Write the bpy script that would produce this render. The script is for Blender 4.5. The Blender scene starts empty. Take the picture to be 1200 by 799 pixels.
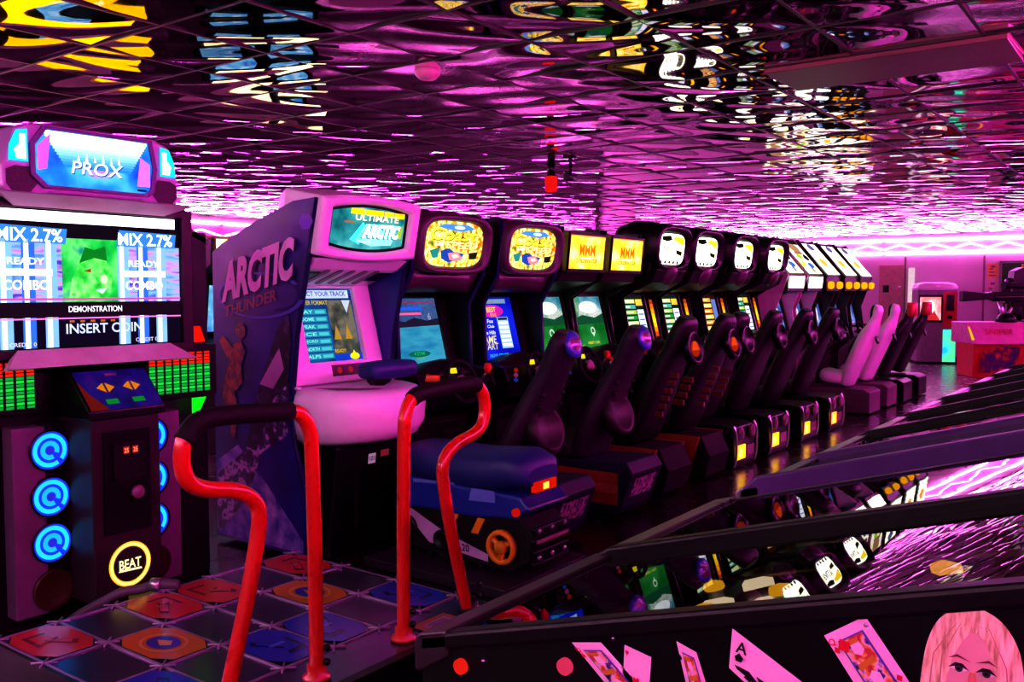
import bpy, math, random
import numpy as np
from mathutils import Vector, Matrix
random.seed(7)
PI = math.pi
S = bpy.context.scene
C = S.collection
S.view_settings.view_transform = 'Standard'
S.view_settings.look = 'None'
S.view_settings.exposure = 0.15
S.view_settings.gamma = 0.82
try:
    S.cycles.use_denoising = True
    S.cycles.denoiser = 'OPENIMAGEDENOISE'
    S.cycles.denoising_input_passes = 'RGB_ALBEDO_NORMAL'
except Exception:
    pass
S.cycles.caustics_reflective = False
S.cycles.caustics_refractive = False
S.cycles.sample_clamp_indirect = 40.0
S.cycles.max_bounces = 8
S.cycles.diffuse_bounces = 2
S.cycles.glossy_bounces = 4
S.cycles.transparent_max_bounces = 8

# ------------------------------------------------------------------ colour and materials
def lin(h):
    h = h.lstrip('#')
    out = []
    for i in (0, 2, 4):
        c = int(h[i:i+2], 16) / 255
        out.append(c / 12.92 if c <= .04045 else ((c + .055) / 1.055) ** 2.4)
    return (*out, 1.0)
_mats = {}
def pm(name, col, rough=.5, metal=0.0, var=.12, scale=9.0, coat=0.0, spec=None):
    """procedural principled material: base colour broken up by noise, roughness too"""
    if name in _mats: return _mats[name]
    m = bpy.data.materials.new(name); m.use_nodes = True
    nt = m.node_tree; b = nt.nodes['Principled BSDF']
    tc = nt.nodes.new('ShaderNodeTexCoord'); nz = nt.nodes.new('ShaderNodeTexNoise')
    nz.inputs['Scale'].default_value = scale; nz.inputs['Detail'].default_value = 3
    nt.links.new(tc.outputs['Object'], nz.inputs['Vector'])
    r = nt.nodes.new('ShaderNodeValToRGB'); c = lin(col)
    r.color_ramp.elements[0].position = .3; r.color_ramp.elements[1].position = .7
    r.color_ramp.elements[0].color = (*[x * (1 - var) for x in c[:3]], 1)
    r.color_ramp.elements[1].color = (*[min(1, x * (1 + var)) for x in c[:3]], 1)
    nt.links.new(nz.outputs['Fac'], r.inputs['Fac']); nt.links.new(r.outputs['Color'], b.inputs['Base Color'])
    mr = nt.nodes.new('ShaderNodeMapRange')
    mr.inputs['To Min'].default_value = max(.02, rough - .08); mr.inputs['To Max'].default_value = min(1, rough + .08)
    nt.links.new(nz.outputs['Fac'], mr.inputs['Value']); nt.links.new(mr.outputs['Result'], b.inputs['Roughness'])
    L_ = sum(c[:3])/3
    b.inputs['Specular IOR Level'].default_value = spec if spec is not None else (.22 if L_ < .03 else .5)
    b.inputs['Metallic'].default_value = metal; b.inputs['Coat Weight'].default_value = coat
    _mats[name] = m; return m
def em(col, s=1.0, name=None):
    """glowing surface with a slight procedural unevenness"""
    name = name or 'glow_%s_%g' % (col.strip('#'), s)
    if name in _mats: return _mats[name]
    m = bpy.data.materials.new(name); m.use_nodes = True
    nt = m.node_tree; nt.nodes.remove(nt.nodes['Principled BSDF'])
    e = nt.nodes.new('ShaderNodeEmission'); e.inputs['Color'].default_value = lin(col)
    tc = nt.nodes.new('ShaderNodeTexCoord'); nz = nt.nodes.new('ShaderNodeTexNoise'); nz.inputs['Scale'].default_value = 14
    nt.links.new(tc.outputs['Object'], nz.inputs['Vector'])
    mr = nt.nodes.new('ShaderNodeMapRange'); mr.inputs['To Min'].default_value = s * .85; mr.inputs['To Max'].default_value = s * 1.15
    nt.links.new(nz.outputs['Fac'], mr.inputs['Value']); nt.links.new(mr.outputs['Result'], e.inputs['Strength'])
    nt.links.new(e.outputs['Emission'], nt.nodes['Material Output'].inputs['Surface'])
    _mats[name] = m; return m
def emramp(name, stops, s=1.0, scale=6.0, detail=3.0, stretch=(1, 1, 1)):
    """glowing printed artwork: noise through a colour ramp"""
    if name in _mats: return _mats[name]
    m = bpy.data.materials.new(name); m.use_nodes = True
    nt = m.node_tree; nt.nodes.remove(nt.nodes['Principled BSDF'])
    e = nt.nodes.new('ShaderNodeEmission'); e.inputs['Strength'].default_value = s
    tc = nt.nodes.new('ShaderNodeTexCoord'); mp = nt.nodes.new('ShaderNodeMapping'); mp.inputs['Scale'].default_value = stretch
    nz = nt.nodes.new('ShaderNodeTexNoise'); nz.inputs['Scale'].default_value = scale; nz.inputs['Detail'].default_value = detail
    r = nt.nodes.new('ShaderNodeValToRGB'); cr = r.color_ramp
    while len(cr.elements) < len(stops): cr.elements.new(.5)
    for el, (p, c) in zip(cr.elements, stops): el.position = p; el.color = lin(c)
    nt.links.new(tc.outputs['Object'], mp.inputs['Vector']); nt.links.new(mp.outputs['Vector'], nz.inputs['Vector'])
    nt.links.new(nz.outputs['Fac'], r.inputs['Fac']); nt.links.new(r.outputs['Color'], e.inputs['Color'])
    nt.links.new(e.outputs['Emission'], nt.nodes['Material Output'].inputs['Surface'])
    _mats[name] = m; return m
def ramp_pm(name, stops, rough=.5, scale=6.0, detail=4.0, stretch=(1, 1, 1), metal=0.0):
    """printed artwork or mottled surface: noise through a colour ramp on a principled surface"""
    if name in _mats: return _mats[name]
    m = bpy.data.materials.new(name); m.use_nodes = True
    nt = m.node_tree; b = nt.nodes['Principled BSDF']; b.inputs['Roughness'].default_value = rough; b.inputs['Metallic'].default_value = metal
    tc = nt.nodes.new('ShaderNodeTexCoord'); mp = nt.nodes.new('ShaderNodeMapping'); mp.inputs['Scale'].default_value = stretch
    nz = nt.nodes.new('ShaderNodeTexNoise'); nz.inputs['Scale'].default_value = scale; nz.inputs['Detail'].default_value = detail
    r = nt.nodes.new('ShaderNodeValToRGB'); cr = r.color_ramp
    while len(cr.elements) < len(stops): cr.elements.new(.5)
    for el, (p, c) in zip(cr.elements, stops): el.position = p; el.color = lin(c)
    nt.links.new(tc.outputs['Object'], mp.inputs['Vector']); nt.links.new(mp.outputs['Vector'], nz.inputs['Vector'])
    nt.links.new(nz.outputs['Fac'], r.inputs['Fac']); nt.links.new(r.outputs['Color'], b.inputs['Base Color'])
    _mats[name] = m; return m
def glass_mat(name, ior=1.7, tint='#ffffff', refl=1.0):
    if name in _mats: return _mats[name]
    m = bpy.data.materials.new(name); m.use_nodes = True
    nt = m.node_tree; nt.nodes.remove(nt.nodes['Principled BSDF'])
    f = nt.nodes.new('ShaderNodeFresnel'); f.inputs['IOR'].default_value = ior
    t = nt.nodes.new('ShaderNodeBsdfTransparent'); t.inputs['Color'].default_value = lin(tint)
    g = nt.nodes.new('ShaderNodeBsdfGlossy'); g.inputs['Roughness'].default_value = .0
    tc = nt.nodes.new('ShaderNodeTexCoord'); nz = nt.nodes.new('ShaderNodeTexNoise'); nz.inputs['Scale'].default_value = 5
    bp = nt.nodes.new('ShaderNodeBump'); bp.inputs['Strength'].default_value = .008; bp.inputs['Distance'].default_value = .02
    nt.links.new(tc.outputs['Object'], nz.inputs['Vector']); nt.links.new(nz.outputs['Fac'], bp.inputs['Height'])
    nt.links.new(bp.outputs['Normal'], g.inputs['Normal'])
    mx = nt.nodes.new('ShaderNodeMixShader')
    mm = nt.nodes.new('ShaderNodeMath'); mm.operation = 'MULTIPLY'; mm.inputs[1].default_value = refl; mm.use_clamp = True
    nt.links.new(f.outputs['Fac'], mm.inputs[0]); nt.links.new(mm.outputs[0], mx.inputs['Fac'])
    nt.links.new(t.outputs[0], mx.inputs[1]); nt.links.new(g.outputs[0], mx.inputs[2])
    nt.links.new(mx.outputs[0], nt.nodes['Material Output'].inputs['Surface'])
    _mats[name] = m; return m

BLACK = pm('black_laminate', '#08070a', .42)
BLACKM = pm('black_metal', '#070608', .35, .0)
RUB = pm('black_rubber', '#0c0b0d', .7)
DARKP = pm('dark_purple_plastic', '#1f121b', .45)
CHAR = pm('charcoal_plastic', '#0f0b0f', .45)
HOOD = pm('mauve_hood_plastic', '#4a2840', .42)
WHITEP = pm('white_moulded_plastic', '#f0e8f0', .35, var=.04)
NAVY = pm('navy_laminate', '#0e1148', .4)
BLUEP = pm('blue_padded_vinyl', '#1c2870', .5)
REDP = pm('red_painted_steel', '#cc1a10', .3, var=.05, coat=.25)
CHROME = pm('brushed_steel', '#b9b4b8', .3, .9, var=.05)
GREYP = pm('grey_plastic', '#7f7780', .45)
SEATP = pm('dark_plum_seat_plastic', '#26162a', .5)
SEATB = pm('black_seat_vinyl', '#0d090e', .5)

# ------------------------------------------------------------------ mesh builder
_txt = {}
def text_geo(s, bold=.018):
    if s in _txt: return _txt[s]
    cu = bpy.data.curves.new('lettering', 'FONT'); cu.body = s; cu.size = 1.0; cu.resolution_u = 3; cu.offset = .05 if s in ('ARCTIC',) else bold
    o = bpy.data.objects.new('lettering', cu); C.objects.link(o)
    dg = bpy.context.evaluated_depsgraph_get(); dg.update()
    me = o.evaluated_get(dg).to_mesh()
    vs = [(v.co.x, v.co.y) for v in me.vertices]; fs = [list(p.vertices) for p in me.polygons]
    o.evaluated_get(dg).to_mesh_clear()
    bpy.data.objects.remove(o); bpy.data.curves.remove(cu)
    x0 = min(v[0] for v in vs); x1 = max(v[0] for v in vs); y0 = min(v[1] for v in vs); y1 = max(v[1] for v in vs)
    vs = [((v[0] - x0) / (x1 - x0), (v[1] - y0) / (y1 - y0)) for v in vs]
    _txt[s] = (vs, fs, (x1 - x0) / (y1 - y0)); return _txt[s]

class MB:
    def __init__(s): s.v = []; s.f = []; s.m = []; s.sm = []; s.mats = []
    def mi(s, mat):
        if mat not in s.mats: s.mats.append(mat)
        return s.mats.index(mat)
    def add(s, vs, fs, mat, smooth=False):
        b = len(s.v); i = s.mi(mat)
        s.v += [tuple(p) for p in vs]
        for f in fs:
            s.f.append([b + k for k in f]); s.m.append(i); s.sm.append(smooth)
        return s
    def box(s, x0, x1, y0, y1, z0, z1, mat, M=None):
        vs = [Vector(p) for p in ((x0,y0,z0),(x1,y0,z0),(x1,y1,z0),(x0,y1,z0),(x0,y0,z1),(x1,y0,z1),(x1,y1,z1),(x0,y1,z1))]
        if M: vs = [M @ p for p in vs]
        return s.add(vs, [(3,2,1,0),(4,5,6,7),(0,1,5,4),(1,2,6,5),(2,3,7,6),(3,0,4,7)], mat)
    def prism(s, prof, a, b, mat, axis='y', smooth=False):
        """closed 2D profile extruded from a to b along an axis; profile is (x,z) for y, (x,y) for z, (y,z) for x"""
        n = len(prof)
        def p3(p, t):
            return (p[0], t, p[1]) if axis == 'y' else ((p[0], p[1], t) if axis == 'z' else (t, p[0], p[1]))
        vs = [p3(p, a) for p in prof] + [p3(p, b) for p in prof]
        area = sum(prof[i][0]*prof[(i+1) % n][1] - prof[(i+1) % n][0]*prof[i][1] for i in range(n))
        cap = list(range(n))
        fl = (area > 0) != (axis == 'y')
        if b < a: fl = not fl
        fs = [cap[::-1] if fl else cap, [n + k for k in (cap if fl else cap[::-1])]]
        for i in range(n):
            j = (i + 1) % n
            q = (i, j, n + j, n + i); fs.append(q if fl else q[::-1])
        b0 = len(s.f); s.add(vs, fs, mat, False)
        if smooth:
            for k in range(b0 + 2, len(s.f)): s.sm[k] = True
        return s
    def rings(s, rings, mat, closed=True, caps=True, smooth=True):
        n = len(rings[0]); vs = [p for r in rings for p in r]; fs = []
        for i in range(len(rings) - 1):
            for k in range(n if closed else n - 1):
                l = (k + 1) % n
                fs.append((i*n + k, i*n + l, (i+1)*n + l, (i+1)*n + k))
        s.add(vs, fs, mat, smooth)
        if caps:
            b = len(s.v) - len(vs); i = s.mi(mat)
            s.f.append([b + k for k in range(n)][::-1]); s.m.append(i); s.sm.append(False)
            s.f.append([b + (len(rings)-1)*n + k for k in range(n)]); s.m.append(i); s.sm.append(False)
        return s
    def tube(s, pts, r, mat, seg=10, caps=True, closed=False):
        P = [Vector(p) for p in pts]; n = len(P)
        rr = r if isinstance(r, (list, tuple)) else [r]*n
        t0 = (P[1] - P[0]).normalized()
        up = Vector((0,0,1)) if abs(t0.z) < .9 else Vector((1,0,0))
        nrm = t0.cross(up).normalized(); rings = []
        for i in range(n):
            if closed: t = (P[(i+1) % n] - P[i-1]).normalized()
            else: t = (P[min(i+1, n-1)] - P[max(i-1, 0)]).normalized()
            nrm = (nrm - t * nrm.dot(t)).normalized(); bn = t.cross(nrm)
            rings.append([P[i] + (nrm*math.cos(2*PI*k/seg) + bn*math.sin(2*PI*k/seg))*rr[i] for k in range(seg)])
        if closed: rings.append(rings[0])
        return s.rings(rings, mat, caps=caps and not closed)
    def lathe(s, prof, mat, M, seg=20):
        """profile (r, h) turned about local z, placed with matrix M"""
        rings = [[M @ Vector((max(r,1e-4)*math.cos(2*PI*k/seg), max(r,1e-4)*math.sin(2*PI*k/seg), h)) for k in range(seg)] for r, h in prof]
        return s.rings(rings, mat, caps=False)
    def build(s, name, parent=None, bevel=0, loc=None, label=None):
        me = bpy.data.meshes.new(name); me.from_pydata([tuple(v) for v in s.v], [], s.f)
        for m in s.mats: me.materials.append(m)
        me.polygons.foreach_set('material_index', s.m); me.polygons.foreach_set('use_smooth', s.sm); me.update()
        o = bpy.data.objects.new(name, me); C.objects.link(o)
        if parent: o.parent = parent
        if loc: o.location = loc
        if bevel:
            b = o.modifiers.new('bevel', 'BEVEL'); b.width = bevel; b.segments = 2; b.limit_method = 'ANGLE'; b.angle_limit = math.radians(40)
        if label: o['label'] = label
        return o

class Pl:
    """flat drawing surface: shapes laid on it in layers one millimetre apart"""
    def __init__(s, mb, O, u, v, eps=.0012):
        s.mb = mb; s.O = Vector(O); s.u = Vector(u).normalized(); s.v = Vector(v).normalized(); s.n = s.u.cross(s.v).normalized(); s.e = eps
    def p(s, x, y, l=0): return s.O + s.u*x + s.v*y + s.n*(s.e*l)
    def poly(s, pts, mat, l=1): s.mb.add([s.p(x, y, l) for x, y in pts], [list(range(len(pts)))], mat); return s
    def rect(s, x0, y0, x1, y1, mat, l=1): return s.poly([(x0,y0),(x1,y0),(x1,y1),(x0,y1)], mat, l)
    def ell(s, cx, cy, rx, ry, mat, l=1, n=24, e=2.0): return s.poly(sup(cx, cy, rx, ry, n, e), mat, l)
    def ring(s, cx, cy, r0, r1, mat, l=1, n=28, a0=0, a1=2*PI, k=1.0):
        a = [a0 + (a1-a0)*i/n for i in range(n+1)]
        vs = [s.p(cx + r0*math.cos(t), cy + r0*k*math.sin(t), l) for t in a] + [s.p(cx + r1*math.cos(t), cy + r1*k*math.sin(t), l) for t in a]
        s.mb.add(vs, [(i, n+1+i, n+2+i, i+1) for i in range(n)], mat); return s
    def text(s, t, x, y, h, mat, l=2, w=None, shear=0.0, center=False):
        vs, fs, asp = text_geo(t); w = w or asp*h
        if center: x -= w/2
        s.mb.add([s.p(x + a*w + shear*b*h, y + b*h, l) for a, b in vs], fs, mat); return s
    def frame(s, outer, inner, d, mat, l0=0):
        """raised frame between two outlines of equal point count"""
        n = len(outer)
        R = [[s.p(*q) for q in outer], [s.p(*q) + s.n*d for q in outer], [s.p(*q) + s.n*d for q in inner], [s.p(*q) for q in inner]]
        s.mb.rings(R, mat, caps=False, smooth=False); return s
def sup(cx, cy, rx, ry, n=32, e=4.0):
    out = []
    for k in range(n):
        t = 2*PI*k/n; c = math.cos(t); q = math.sin(t)
        out.append((cx + rx*math.copysign(abs(c)**(2/e), c), cy + ry*math.copysign(abs(q)**(2/e), q)))
    return out
def thing(name, label, cat, loc=(0,0,0), group=None, rz=0):
    o = bpy.data.objects.new(name, None); C.objects.link(o); o.location = loc; o.rotation_euler = (0,0,rz); o.empty_display_size = .1
    o['label'] = label; o['category'] = cat
    if group: o['group'] = group
    return o
def tag(o, label, cat, group=None):
    o['label'] = label; o['category'] = cat
    if group: o['group'] = group
    return o
def struct(o): o['kind'] = 'structure'; return o
def rot(ax, a): return Matrix.Rotation(a, 4, ax)
def tr(x, y, z): return Matrix.Translation((x, y, z))
def catmull(pts, n=6):
    P = [Vector(p) for p in pts]; out = []
    for i in range(len(P)-1):
        a = P[max(i-1,0)]; b = P[i]; c = P[i+1]; d = P[min(i+2, len(P)-1)]
        for k in range(n):
            t = k/n
            out.append(.5*((2*b) + (-a+c)*t + (2*a-5*b+4*c-d)*t*t + (-a+3*b-3*c+d)*t**3))
    out.append(P[-1]); return out

# ================================================================== CAMERA
cam = bpy.data.cameras.new('camera'); camo = bpy.data.objects.new('camera', cam); C.objects.link(camo)
cam.sensor_width = 36.0; cam.lens = 36.0*1063/1200
camo.location = (0, 0, 1.55)
camo.rotation_euler = (PI/2 - math.atan(59.5/1063), 0, math.radians(36.3))
cam.clip_start = .02; cam.clip_end = 100
S.camera = camo

# ================================================================== ROOM
XL, XR, YF, YB, HC = -13.0, 1.25, -3.0, 21.8, 2.78
def wall_mat(name, col): return pm(name, col, .55, var=.06, scale=2.0)
WALLB = wall_mat('pale_back_wall_paint', '#cdb4c6'); WALLD = wall_mat('mauve_wall_paint', '#5a3a50')
# floor: dark polished vinyl squares, pale glossy tiles at the far end
def floor_material():
    m = bpy.data.materials.new('polished_floor'); m.use_nodes = True; nt = m.node_tree; b = nt.nodes['Principled BSDF']
    tc = nt.nodes.new('ShaderNodeTexCoord'); br = nt.nodes.new('ShaderNodeTexBrick')
    br.offset = 0; br.inputs['Scale'].default_value = 1.0; br.inputs['Brick Width'].default_value = .61; br.inputs['Row Height'].default_value = .61
    br.inputs['Mortar Size'].default_value = .004
    br.inputs['Color1'].default_value = lin('#20151a'); br.inputs['Color2'].default_value = lin('#1a1014'); br.inputs['Mortar'].default_value = lin('#0c080a')
    nt.links.new(tc.outputs['Object'], br.inputs['Vector'])
    sp = nt.nodes.new('ShaderNodeSeparateXYZ'); nt.links.new(tc.outputs['Object'], sp.inputs[0])
    gt = nt.nodes.new('ShaderNodeMath'); gt.operation = 'GREATER_THAN'; gt.inputs[1].default_value = 15.6; nt.links.new(sp.outputs['Y'], gt.inputs[0])
    br2 = nt.nodes.new('ShaderNodeTexBrick'); br2.offset = 0; br2.inputs['Scale'].default_value = 1; br2.inputs['Brick Width'].default_value = .61; br2.inputs['Row Height'].default_value = .61
    br2.inputs['Mortar Size'].default_value = .006
    br2.inputs['Color1'].default_value = lin('#6f6a70'); br2.inputs['Color2'].default_value = lin('#645f66'); br2.inputs['Mortar'].default_value = lin('#3a353c')
    nt.links.new(tc.outputs['Object'], br2.inputs['Vector'])
    mx = nt.nodes.new('ShaderNodeMix'); mx.data_type = 'RGBA'
    nt.links.new(gt.outputs[0], mx.inputs['Factor']); nt.links.new(br.outputs['Color'], mx.inputs['A']); nt.links.new(br2.outputs['Color'], mx.inputs['B'])
    nt.links.new(mx.outputs['Result'], b.inputs['Base Color'])
    nz = nt.nodes.new('ShaderNodeTexNoise'); nz.inputs['Scale'].default_value = 6; nt.links.new(tc.outputs['Object'], nz.inputs['Vector'])
    mr = nt.nodes.new('ShaderNodeMapRange'); mr.inputs['To Min'].default_value = .16; mr.inputs['To Max'].default_value = .34
    nt.links.new(nz.outputs['Fac'], mr.inputs['Value']); nt.links.new(mr.outputs['Result'], b.inputs['Roughness'])
    return m
mb = MB(); mb.box(XL-.2, XR+.2, YF-.2, YB+.2, -.1, 0, floor_material()); struct(mb.build('floor'))
mb = MB(); mb.box(XL-.2, XL, YF-.2, YB+.2, 0, HC+.2, WALLD); struct(mb.build('wall_left'))
mb = MB(); mb.box(XL, XR, YB, YB+.2, 0, HC+.2, WALLB); struct(mb.build('wall_back'))
mb = MB(); mb.box(XR, XR+.2, YF-.2, YB+.2, 0, HC+.2, WALLD); struct(mb.build('wall_right'))
mb = MB(); mb.box(XL, XR, YF-.2, YF, 0, HC+.2, WALLD); struct(mb.build('wall_front'))
mb = MB(); mb.box(XL, XR, YB-.02, YB, 0, .1, pm('baseboard_vinyl', '#2a1f28', .5)); struct(mb.build('baseboard_back'))

# mirrored ceiling: real ripples pressed into every panel
def ceiling():
    T = .61; n = 12
    nx = int(math.ceil((XR - XL)/T)) + 1; ny = int(math.ceil((YB - YF)/T)) + 1
    rng = np.random.default_rng(5)
    g = np.linspace(0, T, n+1); gx, gy = np.meshgrid(g, g, indexing='ij')
    V = []; F = []
    idx = np.arange((n+1)**2).reshape(n+1, n+1)
    q = np.stack([idx[:-1,:-1], idx[:-1,1:], idx[1:,1:], idx[1:,:-1]], -1).reshape(-1, 4)
    wav = [(rng.uniform(0, 2*PI), rng.uniform(.8, 1.9), rng.uniform(0, 2*PI), rng.uniform(.55, 1.0)) for _ in range(10)]
    for i in range(nx):
        for j in range(ny):
            x = XL + i*T + gx; y = YF + j*T + gy
            z = np.zeros_like(x)
            u, w = gx/T, gy/T
            # each panel sags between its bars and carries a couple of buckles
            z += -CE_SAG*rng.uniform(.3, 1.2)*np.sin(PI*u)*np.sin(PI*w)
            for k in range(2):
                th = CE_TH + rng.normal(0, .35); lam = rng.uniform(.26, .55)
                z += CE_AMP*rng.uniform(.5, 1.2)*lam/.3*np.sin(2*PI*((gx*math.cos(th) + gy*math.sin(th))/lam) + rng.uniform(0, 2*PI))
            z += rng.normal(0, .004)*(u-.5)*T + rng.normal(0, .004)*(w-.5)*T
            V.append(np.stack([x, y, HC + z], -1).reshape(-1, 3)); F.append(q + len(F)*(n+1)**2)
    V = np.concatenate(V); F = np.concatenate(F)
    me = bpy.data.meshes.new('ceiling'); me.vertices.add(len(V)); me.vertices.foreach_set('co', V.ravel())
    me.loops.add(F.size); me.loops.foreach_set('vertex_index', F.ravel().astype(np.int32))
    me.polygons.add(len(F)); me.polygons.foreach_set('loop_start', np.arange(0, F.size, 4, dtype=np.int32))
    me.polygons.foreach_set('use_smooth', np.ones(len(F), bool)); me.update(calc_edges=True); me.validate()
    m = bpy.data.materials.new('mirror_panel'); m.use_nodes = True; nt = m.node_tree; b = nt.nodes['Principled BSDF']
    b.inputs['Metallic'].default_value = 1.0; b.inputs['Roughness'].default_value = .03
    tc = nt.nodes.new('ShaderNodeTexCoord'); nz = nt.nodes.new('ShaderNodeTexNoise'); nz.inputs['Scale'].default_value = 1.2
    nt.links.new(tc.outputs['Object'], nz.inputs['Vector'])
    r = nt.nodes.new('ShaderNodeValToRGB'); r.color_ramp.elements[0].color = lin('#8a6f7c'); r.color_ramp.elements[1].color = lin('#ddd0d6')
    mp = nt.nodes.new('ShaderNodeMapping'); mp.inputs['Location'].default_value = (-XL/T, -YF/T, 0); mp.inputs['Scale'].default_value = (1/T, 1/T, 1); nt.links.new(tc.outputs['Object'], mp.inputs['Vector'])
    fl = nt.nodes.new('ShaderNodeVectorMath'); fl.operation = 'FLOOR'; nt.links.new(mp.outputs['Vector'], fl.inputs[0])
    wn = nt.nodes.new('ShaderNodeTexWhiteNoise'); nt.links.new(fl.outputs[0], wn.inputs['Vector'])
    av = nt.nodes.new('ShaderNodeMath'); av.operation = 'MULTIPLY'; nt.links.new(wn.outputs['Value'], av.inputs[0]); av.inputs[1].default_value = 1.0
    nt.links.new(av.outputs[0], r.inputs['Fac']); nt.links.new(r.outputs['Color'], b.inputs['Base Color'])
    me.materials.append(m)
    o = bpy.data.objects.new('ceiling', me); C.objects.link(o); struct(o)
    mb = MB(); bar = pm('brown_ceiling_bar', '#3a2a30', .4, .4); w = .008
    for i in range(nx+1): x = XL + i*T; mb.box(x-w, x+w, YF, YB, HC-.006, HC+.01, bar)
    for j in range(ny+1): y = YF + j*T; mb.box(XL, XR, y-w, y+w, HC-.0065, HC+.01, bar)
    struct(mb.build('trim_1'))
    mb = MB(); mb.box(XL-.2, XR+.2, YF-.2, YB+.2, HC+.1, HC+.2, BLACK); struct(mb.build('trim_2'))
CE_SAG, CE_AMP, CE_TH = .008, .0023, math.radians(126)
ceiling()

# ================================================================== NEON TUBES along the tops of the walls
NE = {'far_pink': em('#ff34b8', 175, 'far_neon_pink'), 'far_white': em('#ffa0e8', 170, 'far_neon_white'), 'rear': em('#ffc4ec', 100, 'rear_neon'), 'back_white': em('#ff90f0', 48, 'back_neon_white'), 'back_pink': em('#f048e8', 60, 'back_neon_pink'), 'pink': em('#ff24b4', 170, 'neon_pink'), 'white': em('#ff58d0', 190, 'neon_white_pink'), 'violet': em('#d840f0', 120, 'neon_violet'), 'blue': em('#5058ff', 50, 'neon_blue')}
def neon(kind, pts, label, r=.016):
    t = thing('neon_tube', label, 'neon light', pts[0], 'neon tubes along the tops of the walls')
    o = Vector(pts[0]); L = [Vector(p)-o for p in pts]
    mb = MB(); mb.tube(L, r, NE[kind], 8); mb.build('glass_tube', t)
    for e in (L[0], L[-1]):
        mb = MB(); mb.lathe([(.0, -.03), (.018, -.03), (.018, .03), (0, .03)], RUB, tr(*e)); mb.build('end_cap', t)
    mb = MB()
    for k in (.25, .5, .75):
        c = L[0].lerp(L[-1], k)
        mb.box(c.x-.0206, c.x+.0206, c.y-.0206, c.y+.0206, c.z-.03, c.z-.012, RUB)
    mb.build('clip', t)
def zig(a, b, n, amp):
    a = Vector(a); b = Vector(b)
    return [a.lerp(b, i/n) + Vector((0,0,amp*(1 if i % 2 else -1))) for i in range(n+1)]
yb = YB-.021
neon('back_white', [(-11.9, yb, 2.67), (XR-.3, yb, 2.67)], 'straight white-pink neon tube running highest along the back wall')
neon('back_pink', zig((-11.9, yb, 2.52), (XR-.3, yb, 2.52), 36, .05), 'zigzag pink neon tube between two straight tubes on the back wall')
neon('back_white', [(-11.9, yb, 2.38), (XR-.3, yb, 2.38)], 'straight white-pink neon tube running lowest along the back wall')
xl = XL+.021
neon('far_white', [(xl, -2.6, 2.67), (xl, YB-.3, 2.67)], 'straight white-pink neon tube running highest along the far left wall')
neon('far_pink', zig((xl, -2.6, 2.5), (xl, YB-.3, 2.5), 60, .05), 'zigzag pink neon tube in the middle of the far left wall')
neon('violet', [(xl, -2.6, 2.36), (xl, YB-.3, 2.36)], 'straight orchid neon tube running lowest along the far left wall')
xr = XR-.021
neon('white', [(xr, -2.6, 2.66), (xr, YB-.3, 2.66)], 'straight white-pink neon tube running highest above the pinball machines')
neon('pink', zig((xr, -2.6, 2.5), (xr, YB-.3, 2.5), 60, .05), 'zigzag pink neon tube above the pinball machines')
neon('blue', [(xr, -2.6, 2.36), (xr, YB-.3, 2.36)], 'straight blue neon tube running lowest above the pinball machines')
yf = YF+.021
neon('rear', [(-12.6, yf, 2.64), (XR-.3, yf, 2.64)], 'straight pink neon tube highest on the wall behind the viewer')
neon('rear', [(-12.6, yf, 2.48), (XR-.3, yf, 2.48)], 'straight white-pink neon tube lowest on the wall behind the viewer')

def area(name, loc, rot_, sx, sy, col, p):
    l = bpy.data.lights.new(name, 'AREA'); l.shape = 'RECTANGLE'; l.size = sx; l.size_y = sy; l.energy = p; l.color = lin(col)[:3]
    o = bpy.data.objects.new(name, l); C.objects.link(o); o.location = loc; o.rotation_euler = rot_; return o
def point(name, loc, col, p, r=.1):
    l = bpy.data.lights.new(name, 'POINT'); l.energy = p; l.color = lin(col)[:3]; l.shadow_soft_size = r
    o = bpy.data.objects.new(name, l); C.objects.link(o); o.location = loc; return o


# ================================================================== RACING CABINETS
XM = -3.82      # the plane of the marquee fronts, local x = 0
UY, VZ = (0,1,0), (0,0,1)
CORE = [(-.95,.05),(-.95,1.86),(-.5,1.98),(-.3,1.9),(-.14,1.62),(-.48,1.52),(-.33,1.0),(-.27,.985),(-.06,1.0),(.0,.93),(-.06,.78),(-.2,.7),(-.26,.12),(-.26,.05)]
SIDE_A = [(-.97,0),(-.97,1.84),(-.6,1.97),(-.2,2.05),(-.05,2.04),(-.09,1.66),(-.22,1.45),(-.2,1.02),(-.03,1.0),(.02,.9),(-.05,.74),(-.2,.6),(-.22,0)]
SIDE_B = [(-.97,0),(-.97,1.84),(-.6,1.97),(-.2,2.05),(-.05,2.04),(-.12,1.64),(-.38,1.48),(-.29,1.04),(-.06,1.0),(.02,.9),(-.05,.74),(-.2,.6),(-.22,0)]
def screen_pl(mb, w): # tilted screen plane
    h = .49; v = Vector((-.125, 0, .47)).normalized()
    return Pl(mb, (-.315, -w/2, 1.02), UY, v), h
EMB = lambda c, s=1.0: em(c, s)
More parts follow.
